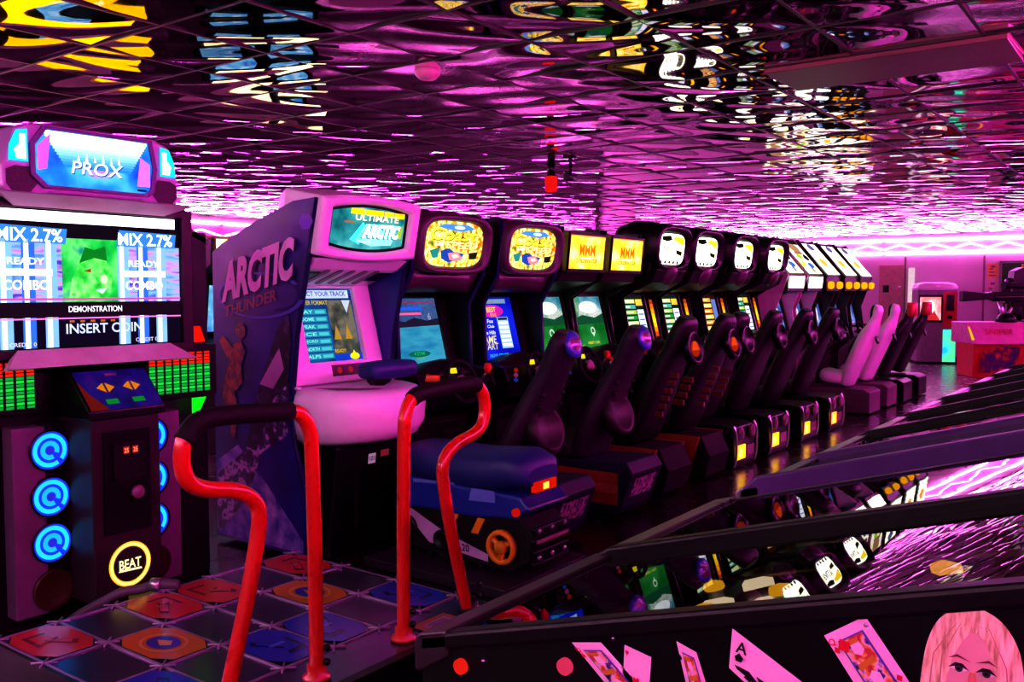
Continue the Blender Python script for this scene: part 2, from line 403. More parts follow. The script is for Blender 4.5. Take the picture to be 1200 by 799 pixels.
# --- what is on the screens
def scr_lake(p, w, h):
    p.rect(0, 0, w, h, emramp('screen_lake_water', [(.3, '#2c8fc4'), (.6, '#4db6d6')], .85, 5, stretch=(1,1,4)))
    p.rect(0, h*.62, w, h, emramp('screen_dusk_sky', [(.3, '#43306e'), (.65, '#5a4fa0')], .7, 6))
    p.poly([(0,h*.62),(w*.12,h*.70),(w*.3,h*.66),(w*.5,h*.72),(w*.75,h*.67),(w,h*.70),(w,h*.6),(0,h*.58)], em('#3a2b52', .6), 2)
    p.rect(.02, h*.83, w*.7, h*.87, em('#2f6cff', 1.0), 2); p.rect(.0, h*.76, w*.66, h*.79, em('#ff6aa8', 1.1), 2)
    p.rect(0, h*.93, w*.98, h*.95, em('#b03068', .9), 2); p.text('FULL', .015, h*.68, .025, em('#ff9ab0', 1), 3)
    p.text('6', w*.78, h*.68, .05, em('#c8b8e0', .8), 3)
    p.ell(w*.47, h*.2, w*.22, h*.045, em('#11806a', .8), 2); p.text('4 STAR', w*.47, h*.18, .026, em('#2fc07c', 1), 3, center=True); p.text('CREDITS', w*.47, h*.12, .016, em('#7ad05a', .9), 3, center=True)
def scr_menu(p, w, h):
    p.rect(0, 0, w, h, emramp('screen_menu_blue', [(.3, '#0a12c8'), (.65, '#2233ff')], .8, 5))
    p.rect(0, h*.9, w*.85, h*.97, em('#8faec8', .9), 2)
    p.ell(w*.45, h*.78, w*.3, h*.1, em('#e02ab8', 1), 2); p.text('BEST', w*.45, h*.76, .04, em('#ffd24a', 1.3), 3, center=True); p.text('FIVE', w*.48, h*.68, .03, em('#ffb02a', 1.2), 3, center=True)
    for i, t in enumerate(('1. Red Fox', '2. Bay Club', '3. Blue Hills')): p.text(t, .01, h*(.59-.09*i), .03, em('#dfe8ff', 1.3), 3, w=w*.42, shear=.2)
    p.text('GAME', .01, h*.27, .06, em('#e8d890', 1.2), 3, w=w*.4, shear=.2); p.text('START', .01, h*.17, .05, em('#dcd0a0', 1.1), 3, w=w*.42, shear=.2)
    p.rect(w*.55, h*.18, w*.83, h*.68, em('#9fc4ff', 1.2), 2)
    for i in range(6): p.rect(w*.57, h*(.21+.07*i), w*.81, h*(.255+.07*i), em('#e4ecff', 1.3), 3)
    p.rect(w*.57, h*.63, w*.81, h*.67, em('#303a50', .7), 3)
    p.text('PRESS START', w*.2, h*.04, .03, em('#35b4ff', 1.1), 3)
def scr_green(p, w, h):
    p.rect(0, 0, w, h, emramp('screen_grass', [(.3, '#0f7a2c'), (.6, '#35a850')], .75, 4))
    p.rect(0, h*.6, w, h, emramp('screen_cloud_sky', [(.35, '#2a6fae'), (.5, '#8cc0e0'), (.6, '#ffffff')], 1.0, 5))
    p.poly([(0,h*.58),(w*.3,h*.66),(w*.7,h*.6),(w,h*.68),(w,h*.5),(0,h*.48)], em('#1c6a48', .7), 2)
    p.ell(w*.55, h*.8, w*.3, h*.11, em('#f4fbff', 1.3), 2)
    p.ring(w*.55, h*.36, .022, .036, em('#d8f0e0', 1), 2); p.rect(w*.55-.008, h*.26, w*.55+.008, h*.33, em('#eafff0', 1), 2)
    p.text('INSERT COIN', w*.5, h*.12, .024, em('#e8d848', 1.1), 3, center=True); p.text('PRESS', .02, h*.08, .02, em('#b8c84a', .9), 3)
def scr_list(p, w, h, hue='#2f9a4a'):
    p.rect(0, 0, w, h, em('#223a2c', .6))
    for i in range(8):
        c = [hue, '#a8d45a', '#58b0a0', '#d8e8a8'][i % 4]
        p.rect(w*.05, h*(.08+.11*i), w*.6, h*(.16+.11*i), em(c, 1.2), 2)
        p.rect(w*.09, h*(.105+.11*i), w*(.35+.05*(i % 3)), h*(.135+.11*i), em('#f4ffe0', 1.2), 3)
    p.rect(w*.64, h*.12, w*.95, h*.72, em('#e8ecff', 1.5), 2)
    for i in range(5): p.rect(w*.67, h*(.17+.11*i), w*.92, h*(.2+.11*i), em('#7f92d0', .9), 3)
    p.rect(0, 0, w, h*.05, em('#f0e060', 1.2), 2); p.rect(w*.64, h*.8, w*.95, h*.93, em('#ffd04a', 1.2), 2)
def scr_orange(p, w, h):
    p.rect(0, 0, w, h, em('#3a1c08', .8))
    for i in range(7):
        p.rect(w*.04, h*(.06+.13*i), w*.66, h*(.15+.13*i), em(['#ff9a20', '#ffd060'][i % 2], 1.4), 2); p.rect(w*.1, h*(.09+.13*i), w*.5, h*(.12+.13*i), em('#fff4d0', 1.4), 3)
    p.rect(w*.7, h*.1, w*.97, h*.9, em('#7a8fd8', 1.0), 2)
def scr_blue(p, w, h):
    p.rect(0, 0, w, h, emramp('screen_blue_haze', [(.3, '#3a5aa8'), (.6, '#a8c0ff')], 1.0, 4))
    p.ell(w*.5, h*.5, w*.25, h*.3, em('#dfe8ff', 1.2), 2); p.rect(w*.1, h*.08, w*.9, h*.16, em('#7890d8', 1), 2)
# --- what is on the marquees
def mq_coast(p, w, h):
    p.poly(sup(w/2, h/2, w/2, h/2, 32, 3.6), emramp('marquee_coast_print', [(.28, '#1c7a3a'), (.37, '#c8a020'), (.44, '#ffe050'), (.5, '#fff6c8'), (.55, '#ffc82a'), (.62, '#d8701a'), (.7, '#5a3a1a')], 1.5, 17, 6), 0)
    p.poly([(w*.2,h*.86),(w*.3,h*.93),(w*.7,h*.94),(w*.84,h*.86),(w*.6,h*.78),(w*.36,h*.82)], em('#4a90f0', 1.4), 1); p.ell(w*.56, h*.87, w*.09, h*.04, em('#e8f4ff', 1.6), 2)
    p.text('Coast', w*.08, h*.56, h*.26, em('#a85a10', .9), 2, w=w*.78, shear=.3); p.text('Coast', w*.07, h*.58, h*.26, em('#ffe23a', 2.2), 3, w=w*.78, shear=.3)
    p.text('SPEED', w*.36, h*.39, h*.15, em('#c85a10', 1.0), 4, w=w*.54, shear=.25); p.text('SPEED', w*.35, h*.405, h*.15, em('#fff08a', 2.2), 5, w=w*.54, shear=.25)
    p.poly([(w*.28,h*.34),(w*.4,h*.42),(w*.5,h*.34),(w*.68,h*.3),(w*.62,h*.16),(w*.42,h*.1),(w*.3,h*.18)], em('#2a56c0', 1.1), 3)
    p.poly([(w*.4,h*.3),(w*.56,h*.34),(w*.66,h*.2),(w*.54,h*.12),(w*.44,h*.16)], em('#ff8a9a', 1.4), 4); p.poly([(w*.46,h*.27),(w*.56,h*.29),(w*.6,h*.22),(w*.5,h*.19)], em('#ffd8d0', 1.4), 5)
    p.poly([(w*.1,h*.34),(w*.26,h*.42),(w*.24,h*.2),(w*.16,h*.18)], em('#2a9a9a', 1.1), 3); p.poly([(w*.76,h*.32),(w*.92,h*.36),(w*.9,h*.2),(w*.78,h*.18)], em('#3a3014', .6), 3); p.poly([(w*.16,h*.46),(w*.3,h*.54),(w*.32,h*.46)], em('#e8f8ff', 1.6), 3)
def mq_yellow(p, w, h):
    p.rect(0, 0, w, h, emramp('marquee_yellow_print', [(.3, '#ffb01a'), (.5, '#ffe04a'), (.65, '#fff3a0')], 1.8, 7), 0)
    p.text('MMM', w*.5, h*.38, h*.34, em('#e07a10', 1.3), 2, w=w*.44, center=True); p.text('GOLDEN CUP', w*.5, h*.18, h*.12, em('#c85a10', 1.2), 2, w=w*.62, center=True)
    p.poly([(w*.3,h*.34),(w*.7,h*.34),(w*.66,h*.3),(w*.34,h*.3)], em('#fff8d0', 2.2), 2)
    p.rect(0, h*.95, w, h, em('#ff9a30', 1.5), 1)
def mq_white(p, w, h):
    p.poly(sup(w/2, h/2, w/2, h/2, 32, 4), emramp('marquee_white_print', [(.3, '#fff6c0'), (.5, '#ffffff'), (.64, '#fff9dc'), (.72, '#ffe24a')], 3.2, 6), 0)
    p.poly([(w*.1,h*.9),(w*.42,h*.94),(w*.5,h*.8),(w*.3,h*.74),(w*.12,h*.78)], em('#2a2416', .5), 2)
    p.poly([(w*.5,h*.84),(w*.62,h*.92),(w*.95,h*.9),(w*.95,h*.62),(w*.76,h*.72)], em('#ffd820', 2.2), 1)
    p.poly([(w*.66,h*.5),(w*.92,h*.44),(w*.9,h*.3),(w*.7,h*.36)], em('#3a3012', .6), 2)
    for i in range(5): p.ell(w*(.14+.16*i), h*.08, w*.04, h*.06, em('#463a10', .6), 2)
    p.text('RALLY', w*.16, h*.46, h*.2, em('#a8922a', 1.1), 3, w=w*.46, shear=.2)

def racer(Y, kind, mq, scr, label, group, w=.76, mqw=.6, edge=NAVY):
    t = thing('racing_arcade_cabinet', label, 'arcade machine', (XM, Y, 0), group)
    h2 = w/2
    mb = MB(); mb.prism(CORE, -h2+.03, h2-.03, CHAR)
    mb.box(-.9, -.25, -h2+.05, h2-.05, 0, .06, BLACKM)
    mb.build('cabinet_body', t, .008)
    for sg in (-1, 1):
        mb = MB(); a, b = (-h2, -h2+.03) if sg < 0 else (h2-.03, h2)
        SD = SIDE_A if kind == 'A' else SIDE_B
        mb.prism(SD, a, b, BLACK)
        # coloured edge moulding along the front of the panel
        e = SD[3:9]
        mb.tube([(x+.004, (a+b)/2, z) for x, z in e], .017, edge, 6)
        mb.build('side_panel', t)
    # marquee
    if kind == 'A':
        o = sup(0, 0, mqw/2+.07, .195, 32, 4); i_ = sup(0, 0, mqw/2, .15, 32, 3.6)
        mb = MB(); v = Vector((.16, 0, 1)).normalized(); p = Pl(mb, (-.06, 0, 1.855), UY, v)
        rim = [[p.p(*q)+p.n*d for q in ol] for ol, d in ((sup(0,0,mqw/2+.02,.17,32,4), -.32), (sup(0,0,mqw/2+.085,.2,32,4), -.22), (o, .04), (sup(0,0,mqw/2+.05,.18,32,4), .065), (sup(0,0,mqw/2+.015,.16,32,3.8), .05), (i_, .02))]
        mb.rings(rim, HOOD, caps=False)
        m = mb.build('marquee_frame', t)
        mb = MB(); mq(Pl(mb, p.p(-mqw/2, -.15)+p.n*.022, UY, v), mqw, .30); mb.build('marquee_panel', m)
        mb = MB()  # scooped brow under the marquee
        rows = []
        for k in range(9):
            y = (k/8-.5)*(w-.08); s = abs(k/4-1)
            rows.append([(-.1, y, 1.68), (-.09-.08*s, y, 1.62-.05*s), (-.2, y, 1.56-.03*s), (-.42, y, 1.53), (-.42, y, 1.7)])
        mb.rings(rows, HOOD, caps=True); mb.build('brow', t)
        mb = MB(); mb.prism([(-.95,1.9),(-.5,2.03),(-.12,2.07),(-.1,2.03),(-.4,1.95),(-.95,1.84)], -h2+.03, h2-.03, CHAR); mb.build('top_cover', t, .01)
    elif kind == 'B':
        mb = MB(); v = Vector((.1, 0, 1)).normalized(); p = Pl(mb, (-.03, 0, 1.70), UY, v)
        mb.prism([(-.6,2.0),(-.04,2.02),(-.06,1.98),(-.06,1.70),(-.1,1.62),(-.45,1.52),(-.6,1.6)], -h2+.03, h2-.03, DARKP)
        m = mb.build('marquee_frame', t, .006)
        mb = MB(); mq(Pl(mb, p.p(-h2+.045, .02)+p.n*.012, UY, v), w-.09, .27); mb.build('marquee_panel', m)
        mb = MB(); fr = Pl(mb, p.p(0, .15)+p.n*.004, UY, v); fr.frame(rc(w-.06, .31), rc(w-.09, .27), .016, BLACKM); mb.build('marquee_trim', t)
    else:
        mb = MB(); v = Vector((.12, 0, 1)).normalized(); p = Pl(mb, (-.05, 0, 1.95), UY, v)
        o = sup(0, 0, mqw/2+.1, .215, 32, 3.2)
        rim = [[p.p(*q)+p.n*d for q in ol] for ol, d in ((sup(0,0,mqw/2,.17,32,3), -.45), (sup(0,.01,mqw/2+.09,.215,32,3), -.3), (o, .05), (sup(0,0,mqw/2+.06,.18,32,3.4), .07), (sup(0,-.01,mqw/2+.01,.148,32,4), .02))]
        mb.rings(rim, BLACKM, caps=False); m = mb.build('marquee_frame', t)
        mb = MB(); mq(Pl(mb, p.p(-mqw/2, -.16)+p.n*.02, UY, v), mqw, .29); mb.build('marquee_panel', m)
        mb = MB(); mb.prism([(-.14,1.78),(-.02,1.74),(-.08,1.62),(-.22,1.55),(-.44,1.52),(-.5,1.78)], -h2+.03, h2-.03, CHAR); mb.build('brow', t, .01)
        mb = MB(); mb.lathe([(.0,-.05),(.09,-.05),(.11,0),(.09,.03),(.0,.04)], HOOD, tr(-.05, 0, 1.69) @ rot('Y', PI/2+.5)); mb.build('speaker_dome', t, label='mauve round speaker dome')
        mb = MB(); q = Pl(mb, (-.30, h2-.098, 1.1), UY, (-.12,0,.47))
        for k in range(8): q.rect(0, .046*k, .062, .046*k+.0462, em(['#c84a0c','#ff8a10','#ffc020','#ffd82a','#ffc41c','#ff9c12','#e86a0c','#a83a10'][k], 1.5), 1)
        Pl(mb, (-.302, h2-.1, 1.08), UY, (-.12,0,.47)).rect(0, 0, .068, .42, BLACKM, 0); mb.build('light_strip', t, label='glowing orange light strip')
    # screen with bezel
    sw = .42 if kind == 'C' else .50
    mb = MB(); p, sh = screen_pl(mb, sw); p.O = p.O + Vector((0, -.045 if kind == 'C' else 0, 0)); scr(Pl(mb, p.p(0,0)+p.n*.004, UY, p.v), sw, sh); mb.build('screen', t)
    mb = MB(); c = p.p(sw/2, sh/2) + p.n*.0
    Pl(mb, c, UY, p.v).frame(rc(w-.1 if kind != 'C' else sw+.05, sh+.1), [(x*1.0, y) for x, y in rc(sw-.006, sh-.006)], .03, BLACKM); mb.build('screen_bezel', t)
    # dashboard pod, wheel, shifter, buttons
    mb = MB(); pod = []
    for k in range(9):
        y = (k/8-.5)*.5; s = 1-abs(k/4-1)**2.2
        pod.append([(-.3, y, .96), (-.3, y, 1.0+.06*s), (-.16, y, 1.0+.09*s), (-.06, y, .98+.06*s), (-.04, y, .92), (-.1, y, .9)])
    mb.rings(pod, DARKP); mb.build('dashboard', t)
    wh = tr(.03, .0, .95) @ rot('Y', math.radians(68))
    mb = MB(); mb.tube([wh @ Vector((.145*math.cos(a), .145*math.sin(a), 0)) for a in [2*PI*k/24 for k in range(24)]], .017, RUB, 8, closed=True)
    for a in (PI/2+.35, -PI/2-.35, PI): mb.tube([wh @ Vector((.035*math.cos(a), .035*math.sin(a), -.01)), wh @ Vector((.14*math.cos(a), .14*math.sin(a), 0))], .012, BLACKM, 6)
    mb.tube([wh @ Vector((0,0,-.14)), wh @ Vector((0,0,-.01))], .03, BLACKM, 10)
    sw_ = mb.build('steering_wheel', t)
    mb = MB(); mb.lathe([(.0,-.012),(.045,-.012),(.045,.008),(.03,.02),(0,.024)], pm('mauve_wheel_hub', '#b06a98', .4), wh); mb.build('wheel_hub', sw_, label='pinkish round wheel hub')
    mb = MB(); mb.tube([(-.02,.27,.93),(.02,.275,1.0)], .009, CHROME, 8); sh_ = mb.build('gear_shifter', t)
    mb = MB(); mb.lathe([(.0,-.04),(.02,-.035),(.03,0),(.022,.03),(0,.036)], pm('red_knob', '#e02828', .3), tr(.025,.276,1.02)); mb.build('shifter_knob', sh_, label='red shifter knob')
    mb = MB(); mb.box(-.055,-.03,-.03,.03,1.0,1.035, em('#f0e020', 1.0)); mb.build('start_button', t, .004, label='lit yellow start button')
    for k, c in enumerate(('#d82828', '#c04890', '#3050c8')):
        mb = MB(); mb.lathe([(.0,0),(.016,0),(.016,.014),(0,.018)], em(c, .45), tr(-.0,-.27,.975-.035*k) @ rot('Y', 1.0)); mb.build('view_button', t)
    for k in (-1, 1):
        mb = MB(); mb.box(-.2,-.16,k*.09-.035,k*.09+.035,.14,.3, CHROME, None); mb.build('pedal', t, .006)
    mb = MB(); d = Pl(mb, (-.195, -.3, .3), UY, VZ); mb.box(-.24,-.2,-.32,.32,.32,.66, BLACKM)
    mb.box(-.2,-.19,-.25,-.08,.36,.6, CHAR); mb.box(-.2,-.19,.06,.24,.36,.6, CHAR); mb.build('coin_door', t, .004)
    return t
def rc(w, h): return [(-w/2,-h/2),(w/2,-h/2),(w/2,h/2),(-w/2,h/2)]
GR = 'sit-down racing machines in the row'
racer(4.61, 'A', mq_coast, scr_lake, 'sit-down racing machine with a pale blue lake screen, right beside the white-fronted snowmobile machine', GR)
racer(5.51, 'A', mq_coast, scr_menu, 'sit-down racing machine with a deep blue menu screen under a rounded yellow marquee', GR)
racer(6.22, 'B', mq_yellow, scr_green, 'racing machine with a flat yellow marquee and green screen, left one of that pair', GR, w=.62, edge=BLACKM)
racer(6.87, 'B', mq_yellow, scr_green, 'racing machine with a flat yellow marquee and green screen, right one of that pair', GR, w=.62, edge=BLACKM)
racer(7.77, 'C', mq_white, scr_list, 'racing machine with rounded black hood and white marquee, first of the four from the left', GR, w=.66, mqw=.54, edge=BLACKM)
racer(8.54, 'C', mq_white, scr_list, 'racing machine with rounded black hood and white marquee, second of the four from the left', GR, w=.66, mqw=.54, edge=BLACKM)
racer(9.5, 'C', mq_white, scr_orange, 'racing machine with rounded black hood and an orange list on its screen', GR, w=.66, mqw=.54, edge=BLACKM)
racer(10.47, 'C', mq_white, lambda p, w, h: scr_list(p, w, h, '#58a8b0'), 'racing machine with rounded black hood beside the first tall poster machine', GR, w=.66, mqw=.54, edge=BLACKM)

# ---------------- tall machines with slanted glowing posters
def poster_art(p, w, h, v):
    p.rect(0, 0, w, h, emramp('poster_print', [(.28, '#d8b050'), (.42, '#ffe8c0'), (.55, '#fffdf0'), (.68, '#e8c890')], 1.9, 5), 0)
    p.rect(0, h*.86, w, h, em('#3a3440', .4), 1); p.ell(w*.5, h*.74, w*.3, h*.13, em('#c89878', 1.0), 2); p.poly([(w*.2,h*.58),(w*.4,h*.72),(w*.62,h*.72),(w*.85,h*.56)], em('#b87858', .9), 1)
    p.ell(w*.35, h*.5, w*.16, h*.07, em('#8ad020', 1.6), 2); p.ell(w*.78, h*.47, w*.16, h*.09, em('#2a2a4a', .4), 2)
    p.poly([(0,h*.2),(w*.35,h*.44),(w*.3,h*.2)], em('#ffe030', 2.2), 1); p.ell(w*.66, h*.24, w*.18, h*.08, em('#3a70d0', 1.3), 3); p.rect(w*.5, h*.05, w*.62, h*.18, em('#50608a', .8), 2)
    p.rect(0, 0, w*.45, h*.16, em('#ffffff', 3.2), 1)
def tall(Y, label, style, w=.64):
    t = thing('tall_racing_cabinet', label, 'arcade machine', (XM, Y, 0), GR)
    body = [(-.9,0),(-.9,1.5),(-.62,1.62),(-.5,1.62),(-.34,1.5),(-.48,1.5),(-.34,1.0),(-.02,1.0),(.02,.88),(-.2,.7),(-.24,0)]
    sd = [(-.92,0),(-.92,1.6),(-.62,2.24),(-.52,2.26),(-.1,1.74),(-.26,1.3),(-.22,1.02),(.0,1.02),(.04,.88),(-.18,.68),(-.2,0)]
    mb = MB(); mb.prism(body, -w/2+.03, w/2-.03, CHAR); mb.build('cabinet_body', t, .008)
    for sg in (-1, 1):
        mb = MB(); a, b = (-w/2, -w/2+.03) if sg < 0 else (w/2-.03, w/2); mb.prism(sd, a, b, pm('lilac_side_panel', '#b88aa8', .45) if style == 0 else DARKP); mb.build('side_panel', t)
    v = (Vector((-.52,0,2.24))-Vector((-.1,0,1.76))); L = v.length; v.normalize()
    mb = MB(); p = Pl(mb, (-.1, -w/2+.03, 1.76), UY, v); 
    mb.prism([(-.1,1.75),(-.52,2.24),(-.6,2.22),(-.5,1.75)], -w/2+.03, w/2-.03, BLACKM); f = mb.build('marquee_frame', t)
    mb = MB(); q = Pl(mb, p.p(.01, .01)+p.n*.006, UY, v)
    if style == 0: poster_art(q, w-.08, L-.02, v)
    else:
        q.rect(0, 0, w-.08, (L-.02), emramp('poster_pale_print', [(.3, '#fff0c8'), (.55, '#fffdf4'), (.7, '#ffe8b8')], 2.6, 4), 0); q.ell(w*.4, L*.35, w*.2, L*.12, em('#ffa83a', 1.8), 2); q.ell(w*.4, L*.8, w*.2, L*.1, em('#7a6ab0', 1.0), 2); q.rect(0, L*.9, w-.08, L-.02, em('#7a3a68', .6), 2)
    mb.build('marquee_panel', f)
    mb = MB(); r_ = Pl(mb, (-.11, -w/2+.04, 1.56), UY, (.1,0,1)); mb.box(-.3, -.115, -w/2+.03, w/2-.03, 1.54, 1.76, BLACKM)
    if style == 0: r_.rect(0, .02, w-.08, .17, em('#fff6e0', 3.2), 2)
    mb.build('header_light', t)
    if style:
        for k in (-1, 1):
            mb = MB(); mb.lathe([(0,-.02),(.05,-.02),(.055,.02),(.04,.045),(0,.055)], em('#ffa814', 1.4), tr(-.09, k*.2, 1.62) @ rot('Y', PI/2)); mb.build('round_lamp', t, label='glowing amber round lamp')
    mb = MB(); s, sh = screen_pl(mb, .46); scr_blue(Pl(mb, s.p(0,0)+s.n*.004, UY, s.v), .46, .46); mb.build('screen', t)
    mb = MB(); Pl(mb, s.p(.23,.24), UY, s.v).frame(rc(w-.08,.56), rc(.455,.455), .03, BLACKM); mb.build('screen_bezel', t)
    wh = tr(.05, 0, .96) @ rot('Y', math.radians(68))
    mb = MB(); mb.tube([wh @ Vector((.14*math.cos(a), .14*math.sin(a), 0)) for a in [2*PI*k/20 for k in range(20)]], .016, RUB, 8, closed=True); mb.tube([wh @ Vector((0,0,-.12)), wh @ Vector((0,0,0))], .03, BLACKM); mb.tube([wh @ Vector((0,-.13,0)), wh @ Vector((0,.13,0))], .014, BLACKM); mb.build('steering_wheel', t)
    return t
tall(11.45, 'tall machine with a slanted glowing colour poster and lilac side, nearer of the two', 0)
tall(12.2, 'tall machine with a slanted glowing colour poster and lilac side, farther of the two', 0)
tall(13.0, 'machine with a pale slanted poster and amber lamps, right after the two colour poster machines', 1)
tall(13.85, 'second machine in the run of three with pale slanted posters and amber lamps', 1)
tall(14.65, 'pale slanted poster machine at the far end of the whole racing row', 1)

# ================================================================== SNOWMOBILE MACHINE
def snow():
    Y0 = 3.81; h2 = .41
    t = thing('snowmobile_arcade_cabinet', 'tall white-fronted snowmobile machine with a blue painted side and white lettering', 'arcade machine', (XM, Y0, 0))
    side = [(-.95,.03),(-.95,1.78),(-.86,1.83),(-.54,1.95),(-.2,2.05),(-.02,2.06),(-.1,1.72),(-.2,1.3),(-.24,1.0),(-.24,.7),(-.13,.35),(-.12,.03)]
    inner = [(-.93,.03),(-.93,1.76),(-.54,1.92),(-.2,1.66),(-.52,1.62),(-.34,.98),(-.24,.9),(-.24,.62),(-.3,.5),(-.3,.03)]
    mb = MB(); mb.prism(inner, -h2+.03, h2-.03, BLACK); mb.build('cabinet_body', t, .006)
    art = ramp_pm('blue_side_print', [(.3, '#0c0c48'), (.5, '#16167a'), (.7, '#28208c')], .4, 3)
    for sg in (-1, 1):
        mb = MB(); a, b = (-h2, -h2+.03) if sg < 0 else (h2-.03, h2)
        mb.prism(side, a, b, art)
        mb.tube([(x+.003, (a+b)/2, z) for x, z in side[5:12]], .017, NAVY, 6)
        if sg < 0:
            p = Pl(mb, (-.95, -h2, 0), (1,0,0), VZ, .0015)
            spray = ramp_pm('snow_spray_print', [(.38, '#0a0818'), (.5, '#3a2a6a'), (.58, '#c8a0d8'), (.7, '#2a1a50')], .45, 16, 6)
            spray2 = ramp_pm('pale_snow_print', [(.35, '#4038a0'), (.55, '#8a78c8'), (.7, '#c0a8d8')], .45, 10, 5)
            # snow bank and spray
            p.poly([(0.01,.05),(.80,.05),(.80,.12),(.5,.4),(.22,.62),(.01,.5)], spray2, 1)
            p.poly([(.02,.42),(.3,.6),(.62,1.15),(.70,1.0),(.68,.72),(.45,.6),(.30,.3),(.02,.05),(.01,.3)], spray, 2)
            p.poly([(.3,.62),(.42,.95),(.6,1.32),(.70,1.42),(.72,1.28),(.69,1.02),(.56,.92),(.4,.6)], ramp_pm('sled_print', [(.35, '#08060e'), (.55, '#1a1430'), (.72, '#5a3a70')], .4, 14, 5), 3)
            p.poly([(.44,1.0),(.52,1.1),(.62,1.22),(.66,1.1),(.56,.98)], pm('sled_cowl_print', '#b87ab8', .4), 4)
            # rider in orange and brown
            rid = ramp_pm('rider_print', [(.4, '#5a2418'), (.6, '#a85028')], .5, 20)
            p.poly([(.10,.98),(.16,1.12),(.20,1.22),(.27,1.26),(.31,1.18),(.27,1.1),(.28,1.0),(.22,.95)], rid, 5)
            p.ell(.27, 1.31, .045, .05, rid, 5); p.poly([(.08,.98),(.2,.96),(.24,.82),(.2,.66),(.16,.66),(.17,.8),(.1,.86)], rid, 5); p.poly([(.2,1.2),(.1,1.28),(.06,1.24),(.16,1.12)], rid, 5)
            # lettering
            p.ring(.44, 1.52, .36, .40, pm('lettering_shadow_print', '#4a48b8', .4), 4, k=.34, a0=.5, a1=2*PI*.97); p.poly(sup(.44, 1.52, .35, .1, 28, 2), pm('lettering_ground_print', '#241a78', .4), 3)
            wl = pm('pink_white_lettering', '#efb8e8', .4)
            M = Pl(mb, p.p(.10, 1.47, 5), Vector((1,0,.22)), VZ, .0015)
            M.text('ARCTIC', .016, -.012, .24, pm('dark_lettering_shadow', '#120c40', .4), 1, w=.66, shear=.12); M.text('ARCTIC', 0, 0, .24, wl, 3, w=.66, shear=.12)
            M.text('THUNDER', .02, -.09, .065, pm('copper_lettering', '#8a4a3a', .4), 3, w=.5, shear=.15)
            p.ell(.86, 1.93, .06, .05, pm('badge_violet_print', '#6a38c8', .4), 4, n=6)
        mb.build('side_panel', t, label='blue side panel with white lettering and a snowmobile rider' if sg < 0 else None)
    # white face: screen surround
    mb = MB(); v = Vector((-.125,0,.47)).normalized(); p = Pl(mb, (-.30, 0, .985), UY, v)
    p.frame(rc2(-.375,.375,0,.68), rc2(-.22,.24,.13,.59), .05, WHITEP)
    for y in (-.38, .38): mb.box(-.33, -.2, y-.02, y+.02, .98, 1.0, WHITEP)
    mb.build('screen_surround', t, .012)
    mb = MB(); q = Pl(mb, p.p(-.22, .13)+p.n*.01, UY, v); w, h = .46, .46
    q.rect(0, 0, w, h, emramp('screen_snow_menu', [(.35, '#1a3a8a'), (.6, '#2a64b4')], .8, 5), 0)
    q.rect(0, h*.87, w*.95, h*.98, em('#c8d8ff', 1.1), 1); q.text('SELECT YOUR TRACK', .02, h*.9, .03, em('#5a48c8', .9), 2, w=w*.86); q.text('ENTER FORMAT', .02, h*.78, .028, em('#d8c060', 1.0), 2, w=w*.5)
    for i in range(7):
        y = h*(.05+.1*i); q.rect(.01, y, w*.5, y+h*.075, em('#2aa0c0', .9), 1); q.text(['ALPS','NORTH','FJORD','ICE','PEAK','DOME','BAY'][i], .02, y+.006, .022, em('#90f0e8', 1.1), 2, w=w*.22); q.rect(w*.3, y+.006, w*.47, y+.026, em('#5ad0d8', 1.0), 2)
    q.poly([(w*.53,h*.1),(w*.98,h*.1),(w*.98,h*.84),(w*.53,h*.84)], emramp('screen_mountain', [(.35, '#34404a'), (.5, '#6a6a60'), (.62, '#9a9080')], .7, 9), 1)
    q.poly([(w*.8,h*.84),(w*.86,h*.66),(w*.96,h*.84)], em('#d0dcf0', 1), 2)
    for x in (.62, .82): q.poly([(w*x-.03,h*.3),(w*x+.03,h*.3),(w*x,h*.5)], em('#d0a040', .9), 2)
    q.rect(w*.5, 0, w, h*.1, em('#1848d0', 1), 2); q.ell(w*.86, h*.06, .04, .022, em('#f0e020', 1.3), 3); q.poly([(w*.82,h*.08),(w*.9,h*.08),(w*.86,h*.15)], em('#f0e020', 1.3), 3); q.text('READY', w*.52, h*.12, .022, em('#e8c030', 1), 3)
    mb.build('screen', t)
    mb = MB(); q = Pl(mb, p.p(-.07, .035)+p.n*.052, UY, v); q.rect(0, 0, .3, .07, pm('dark_button_plate', '#3a2028', .4), 0)
    for k in range(3): q.ell(.06+.09*k, .035, .02, .02, em('#c82a40', .6), 1)
    mb.build('button_plate', t)
    # marquee box: barrel shaped, white
    mb = MB(); mv = Vector((.2,0,1)).normalized(); p = Pl(mb, (-.05, 0, 1.915), UY, mv)
    def barrel(w, h, bow, n=9):
        out = []
        for k in range(n): x = -w + 2*w*k/(n-1); out.append((x, -h - bow*(1-(x/w)**2)))
        for k in range(n): x = w - 2*w*k/(n-1); out.append((x, h + bow*(1-(x/w)**2)))
        return out
    R = [[p.p(*c)+p.n*d for c in barrel(*b)] for b, d in (((.32,.12,.01),-.4),((.40,.165,.02),-.26),((.40,.165,.025),.05),((.38,.15,.025),.07),((.325,.115,.035),.065),((.315,.105,.033),.035))]
    mb.rings(R, WHITEP, caps=False, smooth=False); f = mb.build('marquee_frame', t, .008)
    mb = MB(); w, h = .66, .24; q = Pl(mb, p.p(-.33,-.12)+p.n*.03, UY, mv)
    q.poly([(x+.33, y+.12) for x, y in barrel(.33, .11, .034)], BLACKM, 0)
    ice = emramp('marquee_ice_print', [(.3, '#0a5a6a'), (.5, '#38a8b0'), (.68, '#7ad8d8')], 1.0, 6)
